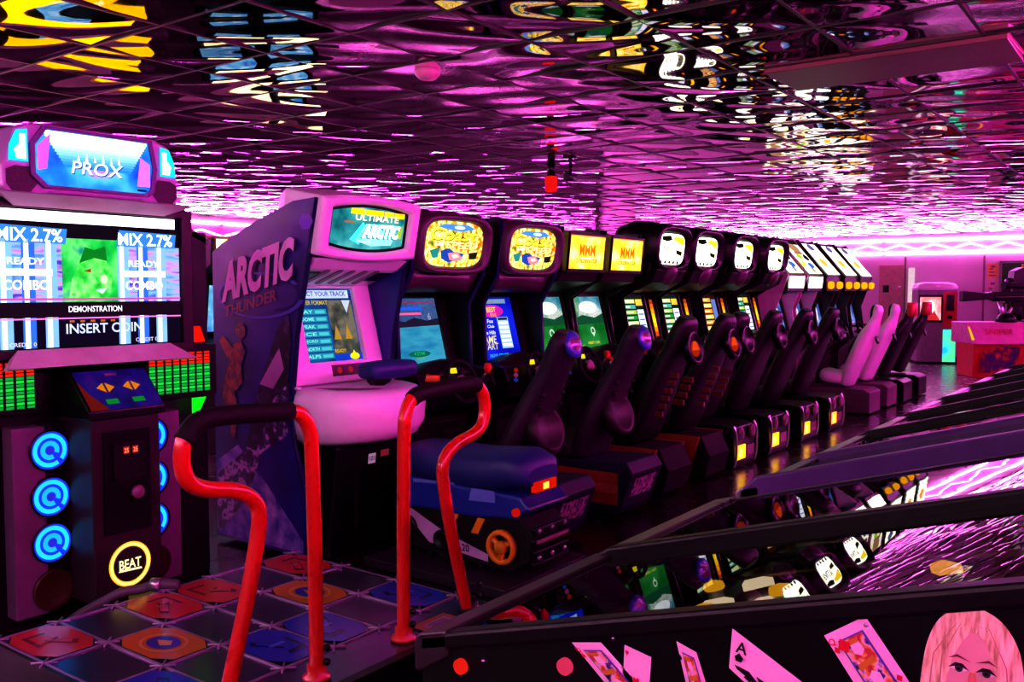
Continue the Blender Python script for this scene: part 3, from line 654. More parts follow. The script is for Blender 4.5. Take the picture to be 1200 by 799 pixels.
    q.poly([(x+.33, y+.12) for x, y in barrel(.295, .092, .03)], ice, 1)
    q.poly([(w*.34,h*.2),(w*.46,h*.62),(w*.86,h*.62),(w*.8,h*.12),(w*.55,h*.08)], em('#9af4f4', 1.5), 2)
    q.poly([(w*.28,h*.22),(w*.42,h*.66),(w*.48,h*.5),(w*.4,h*.1)], em('#48e0f0', 1.6), 2)
    for i, (a, b) in enumerate(((.26,.42),(.43,.66),(.67,.79),(.80,.93))): q.rect(w*a, h*(.84-.012*i), w*b, h*(.97-.012*i), em('#ffc800', 1.8), 3)
    q.text('ULTIMATE', w*.32, h*.69, h*.15, em('#ffd8b8', 1.8), 4, w=w*.54); q.text('ARCTIC', w*.405, h*.25, h*.34, em('#2aa8c8', 1.0), 3, w=w*.45, shear=.2); q.text('ARCTIC', w*.42, h*.28, h*.34, em('#ffffff', 3.0), 4, w=w*.45, shear=.2)
    q.rect(w*.87, h*.3, w*.92, h*.62, em('#b0c820', 1.2), 3); q.rect(w*.2, h*.62, w*.32, h*.66, em('#e06a30', 1.0), 3); q.text('BONUS LAPS', w*.36, h*.16, h*.06, em('#d8e8a0', 1.6), 4)
    mb.build('marquee_panel', f)
    # white throat ribbed under the marquee
    mb = MB(); mb.prism([(-.05,1.73),(-.14,1.67),(-.4,1.58),(-.46,1.64),(-.3,1.76)], -.36, .36, WHITEP)
    for k in range(5): mb.prism([(-.09,1.715),(-.16,1.655),(-.36,1.585),(-.36,1.6),(-.1,1.73)], -.2+.1*k-.02, -.2+.1*k+.02, GREYP)
    mb.build('speaker_brow', t, .004)
    for k in (-1, 1):
        mb = MB(); mb.prism([(-.1,1.718),(-.19,1.647),(-.31,1.608),(-.31,1.615),(-.1,1.73)], k*.29-.06, k*.29+.06, BLACKM); mb.build('speaker_vent', t)
    # rounded white control shelf
    mb = MB(); n = 22
    def D(rx, ry, z, x0=-.3): return [(x0 + (rx-x0*0)*math.cos(-PI/2+PI*k/(n-1))**.6 if 0 < k < n-1 else x0, ry*math.sin(-PI/2+PI*k/(n-1)), z) for k in range(n)]
    def Dz(rx, ry, zl, zt): return [(x, y, zl+(zt-zl)*0) for x, y, _ in D(rx, ry, zl)]
    mb.rings([Dz(.36,.33,.66,0), Dz(.50,.385,.70,0), Dz(.56,.405,.78,0), Dz(.57,.41,.90,0), Dz(.55,.40,.95,0), Dz(.50,.385,.975,0), Dz(.42,.37,.985,0)], WHITEP)
    mb.build('control_shelf', t)
    mb = MB(); q = Pl(mb, (.12,-.3,.987), UY, (-1,0,0)); q.poly([(0,.1),(.2,-.06),(.22,0),(.1,.2),(.0,.3)], pm('dark_instruction_card', '#2a1a28', .3), 0); q.poly([(.03,.12),(.17,-.0),(.17,.02),(.08,.17)], pm('card_grey_print', '#6a5a70', .4), 1); mb.build('instruction_card', t)
    # handlebar with blue pad
    mb = MB(); mb.tube([(-.05,.06,.98),(.06,.06,1.04)], .035, BLACKM, 10); mb.tube(catmull([(.16,-.16,1.03),(.08,-.1,1.04),(.06,.06,1.05),(.08,.24,1.04),(.17,.32,1.02)]), .017, RUB, 8); b = mb.build('handlebar', t)
    mb = MB(); mb.rings([[(x, y, z) for x, z in sup(.07, 1.085, .09*s, .055*s, 14, 3)] for y, s in ((-.13,.55),(-.11,.9),(0,1.0),(.13,1.0),(.23,.9),(.25,.55))], BLUEP); mb.build('handlebar_pad', b, label='blue padded handlebar cover')
    mb = MB(); mb.tube([(.15,.3,1.02),(.21,.36,1.01)], .022, pm('orange_grip', '#e07820', .5), 8); mb.build('throttle_grip', b, label='orange throttle grip')
    # black lower body with coin door and pale label
    mb = MB(); mb.prism([(-.3,.0),(-.3,.66),(.02,.66),(.0,.5),(-.06,.12),(-.06,0)], -.3, .3, BLACK)
    mb.box(-.03,.0,-.14,.12,.16,.5, BLACKM); b = mb.build('lower_body', t, .012)
    mb = MB(); q = Pl(mb, (.003, 0, .5), UY, (.1,0,1)); q.rect(-.05, .03, .01, .09, em('#e8a8e0', .5), 1); q.rect(.05, .06, .12, .1, em('#c03050', .4), 1); q.text('101', -.042, .045, .03, BLACKM, 2, w=.044); mb.build('price_label', b, label='small pale label on the black front')
    mb = MB(); mb.tube(catmull([(.0,.2,.6),(.05,.3,.5),(.06,.34,.3),(.04,.36,.05)]), .008, pm('violet_cable', '#4a2a6a', .5), 6); mb.build('cable', t)
def rc2(x0, x1, y0, y1): return [(x0,y0),(x1,y0),(x1,y1),(x0,y1)]
snow()

# snowmobile seat on its floor plate
def sled():
    t = thing('snowmobile_ride', 'blue snowmobile ride seat with orange track wheel on a dark floor plate', 'arcade ride seat', (-3.15, 3.95, 0))
    mb = MB(); mb.prism([(-.5,.0),(.49,.0),(.49,.055),(-.5,.055)], -.39, .39, pm('dark_tread_plate', '#241a26', .5, scale=40, var=.4)); mb.box(.478,.493,-.392,.392,.0,.03, NAVY); mb.build('floor_plate', t, .006)
    sec = [(-.42,.56,.16,.06),(-.38,.58,.19,.10),(-.2,.575,.2,.105),(.05,.57,.2,.105),(.2,.575,.2,.115),(.34,.60,.19,.10),(.43,.59,.17,.08),(.46,.57,.13,.05)]
    def loft(mb, sec, mat, e=3.2): mb.rings([[(x, a, b) for a, b in sup(0, z, hw, hh, 20, e)] for x, z, hw, hh in sec], mat)
    mb = MB(); loft(mb, sec, BLUEP); mb.build('saddle', t)
    mb = MB(); mb.prism([(-.40,.32),(-.40,.48),(-.3,.5),(.44,.48),(.5,.42),(.42,.36),(.1,.33),(-.2,.33)], -.19, .19, pm('blue_cowling', '#1c2f96', .35)); mb.build('cowling', t, .015)
    for y in (-.193, .193):
        mb = MB(); q = Pl(mb, (0, y, 0), (1 if y < 0 else -1,0,0), VZ); s = 1 if y < 0 else -1
        q.poly([(s*-.3,.47),(s*.0,.49),(s*.0,.505),(s*-.3,.49)][::s], pm('pale_blue_stripe', '#6a88d8', .4), 1); q.poly([(s*.1,.42),(s*.28,.43),(s*.28,.49),(s*.12,.49)][::s], pm('pale_blue_stripe', '#6a88d8', .4), 1)
        mb.build('cowling_decal', t)
    mb = MB(); mb.prism([(-.42,.2),(-.40,.1),(-.1,.07),(.36,.07),(.48,.14),(.5,.28),(.42,.36),(-.3,.36)], -.165, .165, RUB)
    for k in range(9): mb.box(-.4+.09*k, -.37+.09*k, -.17, .17, .055, .08, RUB)
    for k in range(4): mb.box(.49,.515,-.165,.165,.12+.06*k,.14+.06*k, BLACKM)
    mb.box(.505,.525,-.15,.15,.235,.255, pm('pink_track_bar', '#b0608a', .4)); tk = mb.build('track', t, .006)
    mb = MB()
    for k in range(3):
        for z in (.16,.3): mb.lathe([(0,0),(.014,0),(.014,.012),(0,.012)], CHROME, tr(.507, -.12+.12*k, z) @ rot('Y', PI/2), 8)
    mb.build('track_stud', tk)
    for x, z, r in ((-.36,.2,.075), (-.1,.17,.055)):
        mb = MB(); mb.lathe([(0,-.02),(r,-.02),(r,.02),(r*.75,.024),(r*.7,.012),(0,.014)], CHAR, tr(x,-.175,z) @ rot('X', PI/2)); mb.build('bogie_wheel', tk)
    mb = MB(); W = tr(.32,-.19,.2) @ rot('X', PI/2); oc = pm('orange_wheel_paint', '#f09a18', .4)
    mb.lathe([(.066,-.02),(.09,-.02),(.094,0),(.09,.02),(.07,.02),(.066,0),(.066,-.02)], oc, W)
    for k in range(3):
        a = 2*PI*k/3+.5; mb.tube([W @ Vector((.02*math.cos(a), .02*math.sin(a), .0)), W @ Vector((.075*math.cos(a), .075*math.sin(a), 0))], .016, oc, 6)
    mb.lathe([(0,-.02),(.035,-.02),(.035,.024),(0,.026)], oc, W); mb.build('drive_wheel', tk, label='orange three-spoke drive wheel')
    mb = MB()
    q = Pl(mb, (0,-.172,0), (1,0,0), VZ); q.poly([(-.46,.3),(-.4,.3),(-.2,.14),(.22,.1),(.22,.14),(-.1,.22),(-.4,.34)], pm('white_runner', '#c8a8d0', .4), 4); q.text('120', .02, .13, .04, BLACKM, 5)
    for x in (-.08,.1): q.poly([(x,.24),(x+.05,.24),(x+.1,.33),(x+.05,.33)], oc, 4)
    mb.build('runner', tk, label='white side runner with orange bars')
    mb = MB(); mb.box(.445,.475,-.1,.1,.49,.545, em('#ff2208', .7)); mb.box(.475,.48,-.03,.02,.50,.535, em('#ffb040', 2.5)); mb.build('tail_light', t, .006, label='lit red tail light')
    mb = MB(); mb.lathe([(0,0),(.022,0),(.022,.02),(0,.024)], em('#d01810', .8), tr(.42,-.19,.40) @ rot('X', PI/2)); mb.build('reflector', t, label='red side reflector')
sled()

# ================================================================== SEATS of the racing machines
def seat(Y, kind, label, X=-3.0):
    nm = 'racing_chair'
    t = thing(nm, label, 'arcade seat', (X, Y, 0), 'seats in front of the racing machines')
    mat = {'plum': SEATP, 'black': SEATB, 'white': pm('white_seat_shell', '#e4d6e2', .4, var=.04), 'red': SEATB}[kind]
    # back shell: spine points (x,z), half width, half thickness
    if kind == 'plum':
        sp = [(-.36,.40,.22,.06),(-.32,.52,.235,.075),(-.24,.70,.225,.07),(-.15,.90,.17,.065),(-.07,1.05,.135,.06),(-.02,1.16,.13,.065),(.02,1.25,.125,.06),(.03,1.3,.09,.04)]
    elif kind in ('white', 'red'):
        sp = [(-.36,.36,.22,.06),(-.3,.55,.24,.08),(-.22,.75,.25,.085),(-.12,.98,.25,.08),(-.06,1.1,.2,.06),(-.03,1.18,.13,.05),(.0,1.3,.125,.05),(.0,1.36,.1,.03)]
    else:
        sp = [(-.36,.40,.23,.06),(-.3,.56,.24,.08),(-.2,.80,.235,.075),(-.11,1.0,.2,.07),(-.06,1.1,.17,.07),(-.02,1.2,.16,.07),(.02,1.3,.14,.06),(.03,1.35,.1,.04)]
    mb = MB(); R = []
    sps = catmull([(a, b, 0) for a, b, _, _ in sp], 3); ws = catmull([(c, d, 0) for _, _, c, d in sp], 3)
    for i, (c, w) in enumerate(zip(sps, ws)):
        nx_, nz_ = .92, -.39
        R.append([(c.x + b*nx_, a, c.y + b*nz_) for a, b in sup(0, 0, max(.02,w.x), max(.015,w.y), 18, 3)])
    mb.rings(R, mat); back = mb.build('backrest', t)
    mb = MB(); mb.rings([[(x, a, b) for a, b in sup(0, z, hw, hh, 16, 4)] for x, z, hw, hh in ((-.66,.46,.2,.05),(-.63,.47,.235,.08),(-.55,.45,.24,.08),(-.4,.44,.23,.08),(-.32,.45,.2,.06))], mat if kind != 'red' else SEATB); mb.build('seat_cushion', t)
    if kind == 'plum':
        mb = MB(); mb.lathe([(0,0),(.085,0),(.085,.02),(.06,.028),(0,.03)], pm('blue_badge', '#2f3fa0', .3), tr(.06,0,1.22) @ rot('Y', PI/2-.25))
        b = mb.build('badge', back, label='blue round badge with red lettering')
        M = tr(.06,0,1.22) @ rot('Y', PI/2-.25) @ tr(0,0,.032); mb = MB(); u = (M.to_3x3() @ Vector((0,1,0))); v = (M.to_3x3() @ Vector((-1,0,0))); q = Pl(mb, M @ Vector((0,0,0)), u, v); q.text('FAST', -.045, .004, .03, em('#e02838', .5), 1, w=.1, shear=.2); q.text('CREW', -.035, -.035, .026, em('#e02838', .5), 1, w=.08, shear=.2); mb.build('badge_print', b)
        mb = MB(); W = tr(-.17, .0, .68) @ rot('Y', PI/2-.35)
        mb.lathe([(0,-.02),(.16,-.02),(.165,.05),(.14,.085),(.125,.07),(0,.06)], DARKP, W @ tr(0,.0,.0), 24); mb.build('rear_speaker', back, label='round speaker housing on the seat back')
        for k in range(5):
            for y in (-.1, .1): mb = MB(); mb.lathe([(0,0),(.018,0),(.018,.014),(0,.02)], CHAR, tr(-.06+.018*k-.04, y*(1.15-.06*k), .84+.075*k) @ rot('Y', PI/2-.4), 10); mb.build('back_bolt', back)
        mb = MB(); mb.prism([(-.95,.03),(-.95,.36),(-.3,.38),(.06,.40),(.11,.33),(.02,.08),(-.02,.03)], -.22, .22, pm('purple_pedestal', '#1c1838', .55)); pd = mb.build('pedestal', t, .012)
        n = Vector((.25,0,-.1)); v = Vector((.1,0,.25)).normalized(); mb = MB(); q = Pl(mb, (.032,-.15,.13), UY, v); q.rect(0, 0, .3, .17, ramp_pm('pink_label_print', [(.42, '#5a2a58'), (.5, '#d088c0'), (.62, '#e8a8d8')], .4, 40, 3), 4); mb.build('rear_label', pd, label='pinkish printed label plate')
        if Y > 5:
            mb = MB(); q = Pl(mb, (-.5,-.223,.1), (1,0,0), VZ); q.rect(0,0,.5,.22, pm('orange_stripe_paint', '#a8482a', .4), 1); q.rect(0,.08,.5,.14, pm('red_stripe_paint', '#c86a4a', .4), 2); mb.build('side_stripe', pd, label='orange and red side stripe')
    elif kind == 'black':
        mb = MB(); M = tr(.085,0,1.12) @ rot('Y', PI/2-.2)
        mb.lathe([(0,-.04),(.13,-.04),(.135,.0),(.11,.02),(.1,.005),(0,.0)], BLACKM, M); mb.build('badge_ring', back)
        mb = MB(); u = (M.to_3x3() @ Vector((0,1,0))); v = (M.to_3x3() @ Vector((-1,0,0)))
        if Y < 7.5:
            q = Pl(mb, M @ Vector((0,0,.004)), u, v); q.ell(0,-.01,.075,.06, em('#c83212', .7), 1); q.poly([(-.06,-.02),(.07,-.02),(.03,.045),(-.02,.05)], em('#ff5a20', .8), 2); mb.build('badge', back, label='dim glowing orange badge')
        if Y < 7.5:
            tan = pm('rust_painted_panel', '#8a3c20', .45)
            for y in (-.23, .23): mb = MB(); mb.prism([(-.62,.0),(-.5,.36),(-.1,.36),(-.2,.0)], y-.012, y+.012, tan); mb.build('side_leg_panel', t, label='rust orange leg panel')
            mb = MB(); mb.prism([(-.7,.03),(-.7,.36),(-.1,.36),(-.02,.2),(-.06,.03)], -.2, .2, pm('matt_black_pedestal', '#060406', .75)); mb.build('pedestal', t, .01)
            vs_ = pm('orange_vent_slot', '#5a2410', .5)
            for k in range(6): mb = MB(); mb.box(-.04+.025*k-.12, .0+.025*k-.1, -.16, -.13, .6+.06*k, .635+.06*k, vs_); mb.build('vent_slot', back, label='small orange slot in the seat back')
            for k in range(4): mb = MB(); mb.box(.0+.025*k-.15, .035+.025*k-.1, .13, .15, .66+.06*k, .70+.06*k, vs_); mb.build('vent_slot', back, label='small orange slot in the seat back')
        else:
            mb = MB(); mb.prism([(-.62,.03),(-.62,.36),(-.05,.38),(.06,.36),(.08,.05),(.06,.0),(-.6,.0)], -.24, .24, BLACKM); pd = mb.build('pedestal', t, .012)
            for sg in (-1,1):
                mb = MB(); mb.lathe([(0,0),(.06,0),(.06,.02),(.045,.03),(0,.03)], pm('mauve_reflector', '#704058', .35), tr(.075, sg*.13, .30) @ rot('Y', PI/2)); mb.build('round_reflector', pd)
            mb = MB(); mb.box(.075,.09,-.2,-.02,.08,.2, em('#ff9c10', 3.4)); mb.box(.09,.094,-.17,-.1,.1,.18, em('#ffe860', 3.0)); mb.build('rear_light', pd, .004, label='glowing orange rear light')
            mb = MB(); mb.box(.075,.085,.03,.2,.09,.18, pm('dull_red_lens', '#7a2838', .3)); mb.build('rear_lens', pd, label='unlit dull red lens')
            for y in (-.23,.23): mb = MB(); mb.tube(catmull([(.06,y,.38),(.09,y,.3),(.09,y,.1),(.07,y,.02)]), .01, CHROME, 6); mb.build('corner_tube', pd)
    else:
        hc = pm('red_headrest_vinyl', '#c01828', .4) if kind == 'red' else BLACKM
        mb = MB()
        if kind == 'red': mb.rings([[(q[1]+.01, q[0], z) for q in sup(0,0,hw,.06,16,3)] for z, hw in ((1.19,.13),(1.24,.145),(1.34,.13),(1.38,.1))], hc)
        else:
            mb.tube([(-.05, .085*math.cos(a)*1.0, 1.24+.1*math.sin(a)) for a in [2*PI*k/20 for k in range(20)]], .03, hc, 8, closed=True)
        mb.build('headrest', t, label='red headrest' if kind == 'red' else 'black padded headrest loop')
        mb = MB(); mb.prism([(-.9,.02),(-.9,.32),(-.1,.32),(-.02,.28),(-.02,.02)], -.25, .25, pm('mauve_seat_box', '#5a3a50', .5) if kind == 'white' else BLACKM); mb.build('pedestal', t, .012)
        
        mb = MB(); M = tr(.0, 0, .93) @ rot('Y', PI/2-.3); mb.lathe([(0,-.02),(.05,-.02),(.05,.0),(.03,.004),(0,.004)], BLACKM, M, 14); mb.build('harness_slot', back)
seat(4.61, 'plum', 'plum racing seat with round badge, nearer to the snowmobile seat')
seat(5.51, 'plum', 'plum racing seat with round badge and orange stripe, second from the snowmobile seat')
seat(6.28, 'black', 'black racing seat on rust leg panels, left one with an orange badge')
seat(7.02, 'black', 'black racing seat on rust leg panels, right one with an orange badge')
seat(7.62, 'black', 'black racing seat whose rear orange light is nearest to the viewer', -3.12)
seat(8.45, 'black', 'black racing seat with the second nearest orange rear light', -3.12)
seat(9.35, 'black', 'black racing seat with the third nearest orange rear light', -3.12)
seat(10.25, 'black', 'black racing seat with the farthest orange rear light', -3.12)
seat(11.85, 'white', 'white bucket seat, nearer one of the white pair', -3.02)
seat(12.7, 'white', 'white bucket seat, farther one of the white pair', -3.02)
seat(13.4, 'red', 'black bucket seat with red headrest, nearer of the two', -2.98)
seat(14.3, 'red', 'black bucket seat with red headrest, farther of the two', -2.98)

# ================================================================== DANCE MACHINE
def dance():
    X0, Y0 = -4.2, 2.33
    t = thing('dance_arcade_cabinet', 'big dance machine with wide screen, blue ring lamps and red-green light meters', 'arcade machine', (X0, Y0, 0))
    mb = MB(); mb.box(-.7,-.06,-.66,.66,0,1.3, BLACK); mb.box(-.5,-.07,-.56,.56,1.2,1.98, BLACK); mb.build('cabinet_body', t, .01)
    # screen
    mb = MB(); p = Pl(mb, (.0,-.46,1.285), UY, VZ); w, h = .92, .635
    p.rect(0,0,w,h, em('#1c1030', .5), 0)
    sky = emramp('screen_light_streaks', [(.3, '#4a6ad8'), (.45, '#90c8ff'), (.55, '#e0a8f0'), (.66, '#5a4ad0')], 1.1, 4, stretch=(1,1,8))
    p.rect(0, h*.3, w, h*.76, sky, 1); p.rect(0, 0, w, h*.26, em('#221238', .6), 1)
    p.rect(w*.33, h*.3, w*.63, h*.8, emramp('screen_green_dancer', [(.3, '#0a7a3a'), (.48, '#22d858'), (.6, '#7af08a'), (.7, '#18a890')], 1.1, 7), 2)
    p.poly([(w*.36,h*.34),(w*.38,h*.5),(w*.42,h*.62),(w*.47,h*.7),(w*.55,h*.68),(w*.6,h*.56),(w*.59,h*.42),(w*.54,h*.34)], emramp('screen_green_figure', [(.3, '#0a9a30'), (.45, '#48e858'), (.6, '#a8ff9a'), (.72, '#18b048')], 1.1, 12), 3)
    p.poly([(w*.42,h*.62),(w*.45,h*.74),(w*.5,h*.72),(w*.56,h*.75),(w*.57,h*.64),(w*.5,h*.66)], em('#10902e', 1.0), 4); p.poly([(w*.44,h*.56),(w*.48,h*.58),(w*.48,h*.55)], em('#c83a30', .9), 5); p.ell(w*.55, h*.5, w*.02, h*.035, em('#d8ffc8', 1.2), 5); p.poly([(w*.5,h*.42),(w*.57,h*.44),(w*.54,h*.39)], em('#d8fff0', 1.2), 5)
    for x in (.02, .13, .24, .63, .74, .85):
        p.rect(w*x, 0, w*(x+.065), h*.78, em('#90c4ff' if x not in (.13,.74) else '#3c78e8', 1.2), 3); p.rect(w*(x+.01), 0, w*(x+.035), h*.78, em('#e8f4ff', 1.5), 4)
    p.rect(0, h*.8, w, h*.9, em('#2a1830', .5), 1)
    p.rect(0, h*.91, w*.975, h*.99, em('#fff0ff', 2.6), 2)
    for x0, s_ in ((.0, 'MIX 2.7%'), (.62, 'MIX 2.7%')):
        p.poly([(w*x0+.0,h*.755),(w*(x0+.35),h*.755),(w*(x0+.36),h*.865),(w*(x0+.02),h*.88)], em('#4a9af8', 1.0), 4); p.text(s_, w*(x0+.015), h*.765, h*.095, em('#e4f4ff', 2.6), 5, w=w*.32)
    for x0 in (.15, .78): p.rect(w*(x0-.13), h*.52, w*(x0+.13), h*.57, em('#d8f0ff', 1.5), 5); p.text('COMBO', w*x0, h*.42, h*.07, em('#ffffff', 2.2), 6, w=w*.22, center=True); p.text('READY', w*x0, h*.6, h*.05, em('#e8f4ff', 1.8), 6, w=w*.18, center=True)
    p.rect(0, h*.22, w, h*.33, em('#30122e', .7), 6); p.rect(0, h*.205, w, h*.215, em('#ff80e0', 1.5), 6); p.rect(0, h*.345, w, h*.36, em('#e050b0', 1.2), 6)
    p.text('DEMONSTRATION', w*.5, h*.255, h*.045, em('#f4ecff', 1.6), 8, w=w*.29, center=True)
    p.text('INSERT COIN', w*.55, h*.095, h*.075, em('#c8d0ff', 1.4), 8, w=w*.42, center=True)
    for k in range(5): p.rect(w*(.36+.055*k), h*.18, w*(.385+.055*k), h*.195, em('#d87030', 1), 7)
    for x in (.06, .72): p.text('CREDIT 0', w*x, h*.015, h*.03, em('#e0d8ff', 1.2), 8, w=w*.13)
    mb.build('screen', t)
    mb = MB(); Pl(mb, (-.01,0,1.6), UY, VZ).frame(rc(1.05,.72), rc(.93,.64), .035, pm('dark_plum_bezel', '#2a1222', .4)); mb.build('screen_frame', t, .004)
    # pink flaps above and below the screen
    fl = pm('pale_flap_plastic', '#c8a0b8', .4)
    mb = MB(); mb.add([(.03,-.38,1.925),(.03,.36,1.925),(.12,.47,1.975),(.12,-.48,1.975),(.0,-.38,1.935),(.0,.36,1.935),(.08,.47,1.985),(.08,-.48,1.985)], [(0,1,2,3),(7,6,5,4),(0,4,5,1),(1,5,6,2),(2,6,7,3),(3,7,4,0)], fl); mb.build('upper_flap', t)
    mb = MB(); mb.add([(.13,-.47,1.205),(.13,.47,1.205),(.03,.38,1.28),(.03,-.38,1.28),(.08,-.47,1.195),(.08,.47,1.195),(-.01,.38,1.27),(-.01,-.38,1.27)], [(0,1,2,3),(7,6,5,4),(0,4,5,1),(1,5,6,2),(2,6,7,3),(3,7,4,0)], fl); mb.build('lower_flap', t)
    # head with marquee
    hm = pm('violet_head_plastic', '#b07cba', .4)
    out = [(-.43,2.0),(-.40,1.965),(-.26,1.965),(-.23,1.99),(.23,1.99),(.26,1.965),(.40,1.965),(.43,2.0),(.43,2.10),(.38,2.27),(.30,2.30),(-.30,2.30),(-.38,2.27),(-.43,2.10)]
    mb = MB(); mb.prism(out, -.4, .05, hm, 'x'); hd = mb.build('head_housing', t, .012)
    mb = MB(); p = Pl(mb, (.055,0,0), UY, VZ)
    o = [(-.295,2.075),(-.24,2.025),(.24,2.025),(.27,2.05),(.285,2.15),(.26,2.275),(-.24,2.275),(-.295,2.2)]
    p.poly(o, emramp('marquee_blue_print', [(.3, '#2238e0'), (.45, '#2a90f8'), (.58, '#58c8ff'), (.7, '#e070ff')], 1.3, 4), 0)
    for k in range(12):
        f_ = k/11; z0 = 2.115+.013*k; hwid = .17+.085*f_
        c_ = '#%02x%02x%02x' % tuple(int(a_+(b_-a_)*f_) for a_, b_ in zip((48,150,250),(255,255,255)))
        p.rect(-hwid+.012*(1-f_), z0, hwid, z0+.0132, em(c_, 1.2+1.5*f_), 1)
    p.poly([(-.28,2.2),(-.22,2.26),(-.24,2.1),(-.28,2.09)], em('#ff58e8', 1.6), 2); p.poly([(.22,2.2),(.27,2.17),(.27,2.06),(.2,2.06)], em('#ff70f0', 1.6), 2)
    p.text('PROX', 0, 2.085, .06, em('#3a2ab8', .8), 3, w=.25, center=True, shear=.15); p.text('PROX', -.004, 2.089, .06, em('#d8e8ff', 1.6), 4, w=.25, center=True, shear=.15)
    for k in range(6): p.poly([(-.1+.04*k,2.15),(-.094+.04*k,2.18+.012*(k%2)),(-.088+.04*k,2.15)], em('#ffffff', 2.2), 4)
    p.rect(.2, 2.035, .25, 2.045, em('#181038', .4), 3); mb.build('marquee_panel', hd)
    mb = MB(); Pl(mb, (.05,0,0), UY, VZ).frame([(x*1.07, 2.15+(z-2.15)*1.12) for x, z in o], o, .016, pm('deep_violet_trim', '#3a2468', .4)); mb.build('marquee_trim', hd)
    for sg in (-1, 1):
        mb = MB(); mb.add([(.06,sg*.325,2.12),(.06,sg*.41,2.12),(.06,sg*.405,2.19),(.06,sg*.375,2.255),(.06,sg*.325,2.265)], [(0,1,2,3,4) if sg > 0 else (4,3,2,1,0)], em('#18d8f8', 1.8))
        mb.add([(.063,sg*.335,2.13),(.063,sg*.375,2.13),(.063,sg*.385,2.17),(.063,sg*.36,2.2),(.063,sg*.36,2.24),(.063,sg*.335,2.24)], [tuple(range(6)) if sg > 0 else tuple(range(5,-1,-1))], em('#e8ffff', 3.0)); mb.build('corner_lamp', hd, label='glowing cyan corner lamp')
        mb = MB(); q = [(sg*a, z) for a, z in ((.28,2.03),(.32,1.98),(.39,1.98),(.42,2.02),(.42,2.08),(.38,2.1),(.31,2.1))]
        Pl(mb, (.052,0,0), UY, VZ).poly(q if sg > 0 else q[::-1], pm('speaker_mesh_purple', '#3c1838', .6, scale=220, var=.6), 1); mb.build('speaker_grille', hd)
    mb = MB(); p = Pl(mb, (.0,0,0), UY, VZ); mb.box(.0,.04,-.22,.22,1.945,1.99, BLACK); p = Pl(mb, (.042,0,0), UY, VZ); p.poly([(-.06,1.955),(.06,1.955),(.06,1.98),(-.03,1.98)], em('#d02030', .8), 1); p.text('ARCADE', -.025, 1.96, .016, em('#f0b0c0', .9), 2, w=.08); mb.build('maker_plate', hd, label='small red plate under the marquee')
    # equaliser style light meters
    for sg in (-1, 1):
        y0 = .275 if sg > 0 else -.655; f = None
        mb = MB(); mb.box(-.06,.0, y0-.02, y0+.4, .99, 1.26, BLACKM); f = mb.build('light_meter', t)
        mb = MB(); p = Pl(mb, (.003, y0, 1.015), UY, VZ)
        for c in range(8):
            for r in range(13):
                if r < 9: col = em('#22e050', 1.0) if r % 2 else em('#10b848', .9)
                else: col = em('#ff2a18', 1.1 if r != 12 else .8)
                p.rect(.046*c, .0165*r, .046*c+.034, .0165*r+.0125, col, 1)
        mb.build('meter_segments', f, label='green light bars topped with red')
        mb = MB(); yb_ = sg*.56; mb.add([(.0,yb_-.045,1.275),(.0,yb_+.05,1.275),(.0,yb_+.02,1.36),(.0,yb_-.045,1.36)] , [(0,1,2,3)], em('#ff1c08', 1.0)); mb.build('red_lamp', t, label='red wedge lamp')
        mb = MB(); mb.add([(.0,yb_-.04,.89),(.0,yb_+.0,.89),(.0,yb_+.05,.98),(.0,yb_-.04,.98)], [(0,1,2,3)], em('#10ff20', 1.1)); mb.build('green_lamp', t, label='green wedge lamp')
    # tilted control panel
    mb = MB(); mb.prism([(-.06,1.2),(.10,1.17),(.27,1.0),(.27,.96),(-.06,.96)], -.19, .19, BLACKM); cp = mb.build('control_panel', t, .006)
    mb = MB(); v = Vector((-.17,0,.17)).normalized(); p = Pl(mb, (.272,-.18,1.003), UY, v); p.rect(0,0,.36,.235, ramp_pm('control_art_print', [(.35, '#141a6a'), (.6, '#24309a'), (.72, '#5a2a80')], .35, 14), 1)
    ac = em('#e88a18', .8); gc = em('#18a84a', .6)
    for x in (.12, .25): p.poly([(x-.045,.13),(x-.005,.1),(x-.005,.16)][::-1], ac, 3); p.poly([(x+.005,.1),(x+.045,.13),(x+.005,.16)], ac, 3); p.rect(x-.03,.03,x+.03,.06, gc, 3)
    p.poly([(0,0),(.09,0),(.03,.1),(.0,.18)], em('#c83030', .3), 2); p.text('MENU', .15, .2, .015, em('#c02a50', .7), 3)
    mb.build('control_overlay', cp, label='blue control overlay with orange arrows and green buttons')
    # coin column
    mb = MB(); mb.box(-.06,.25,-.17,.17,.1,.96, pm('plum_coin_column', '#2c1a24', .4)); co = mb.build('coin_column', t, .008)
    mb = MB(); mb.box(.25,.262,-.12,.11,.42,.90, BLACKM); mb.box(.262,.275,-.08,.08,.66,.84, BLACK); mb.box(.275,.285,-.07,.07,.67,.685, CHAR)
    mb.lathe([(0,0),(.035,0),(.03,.015),(0,.015)], pm('coin_cup_grey', '#7a4a6a', .35), tr(.262,.04,.6) @ rot('Y', PI/2)); mb.box(.262,.275,.01,.07,.57,.60, BLACKM); cd = mb.build('coin_door', co)
    mb = MB(); q = Pl(mb, (.277,0,.79), UY, VZ)
    for y in (-.035, .01): q.rect(y, 0, y+.03, .035, em('#c01010', 1.0), 1); q.text('25', y+.004, .006, .022, em('#ff9a70', 1.4), 2, w=.022)
    mb.build('coin_slot_light', cd, label='two red lit coin slots')
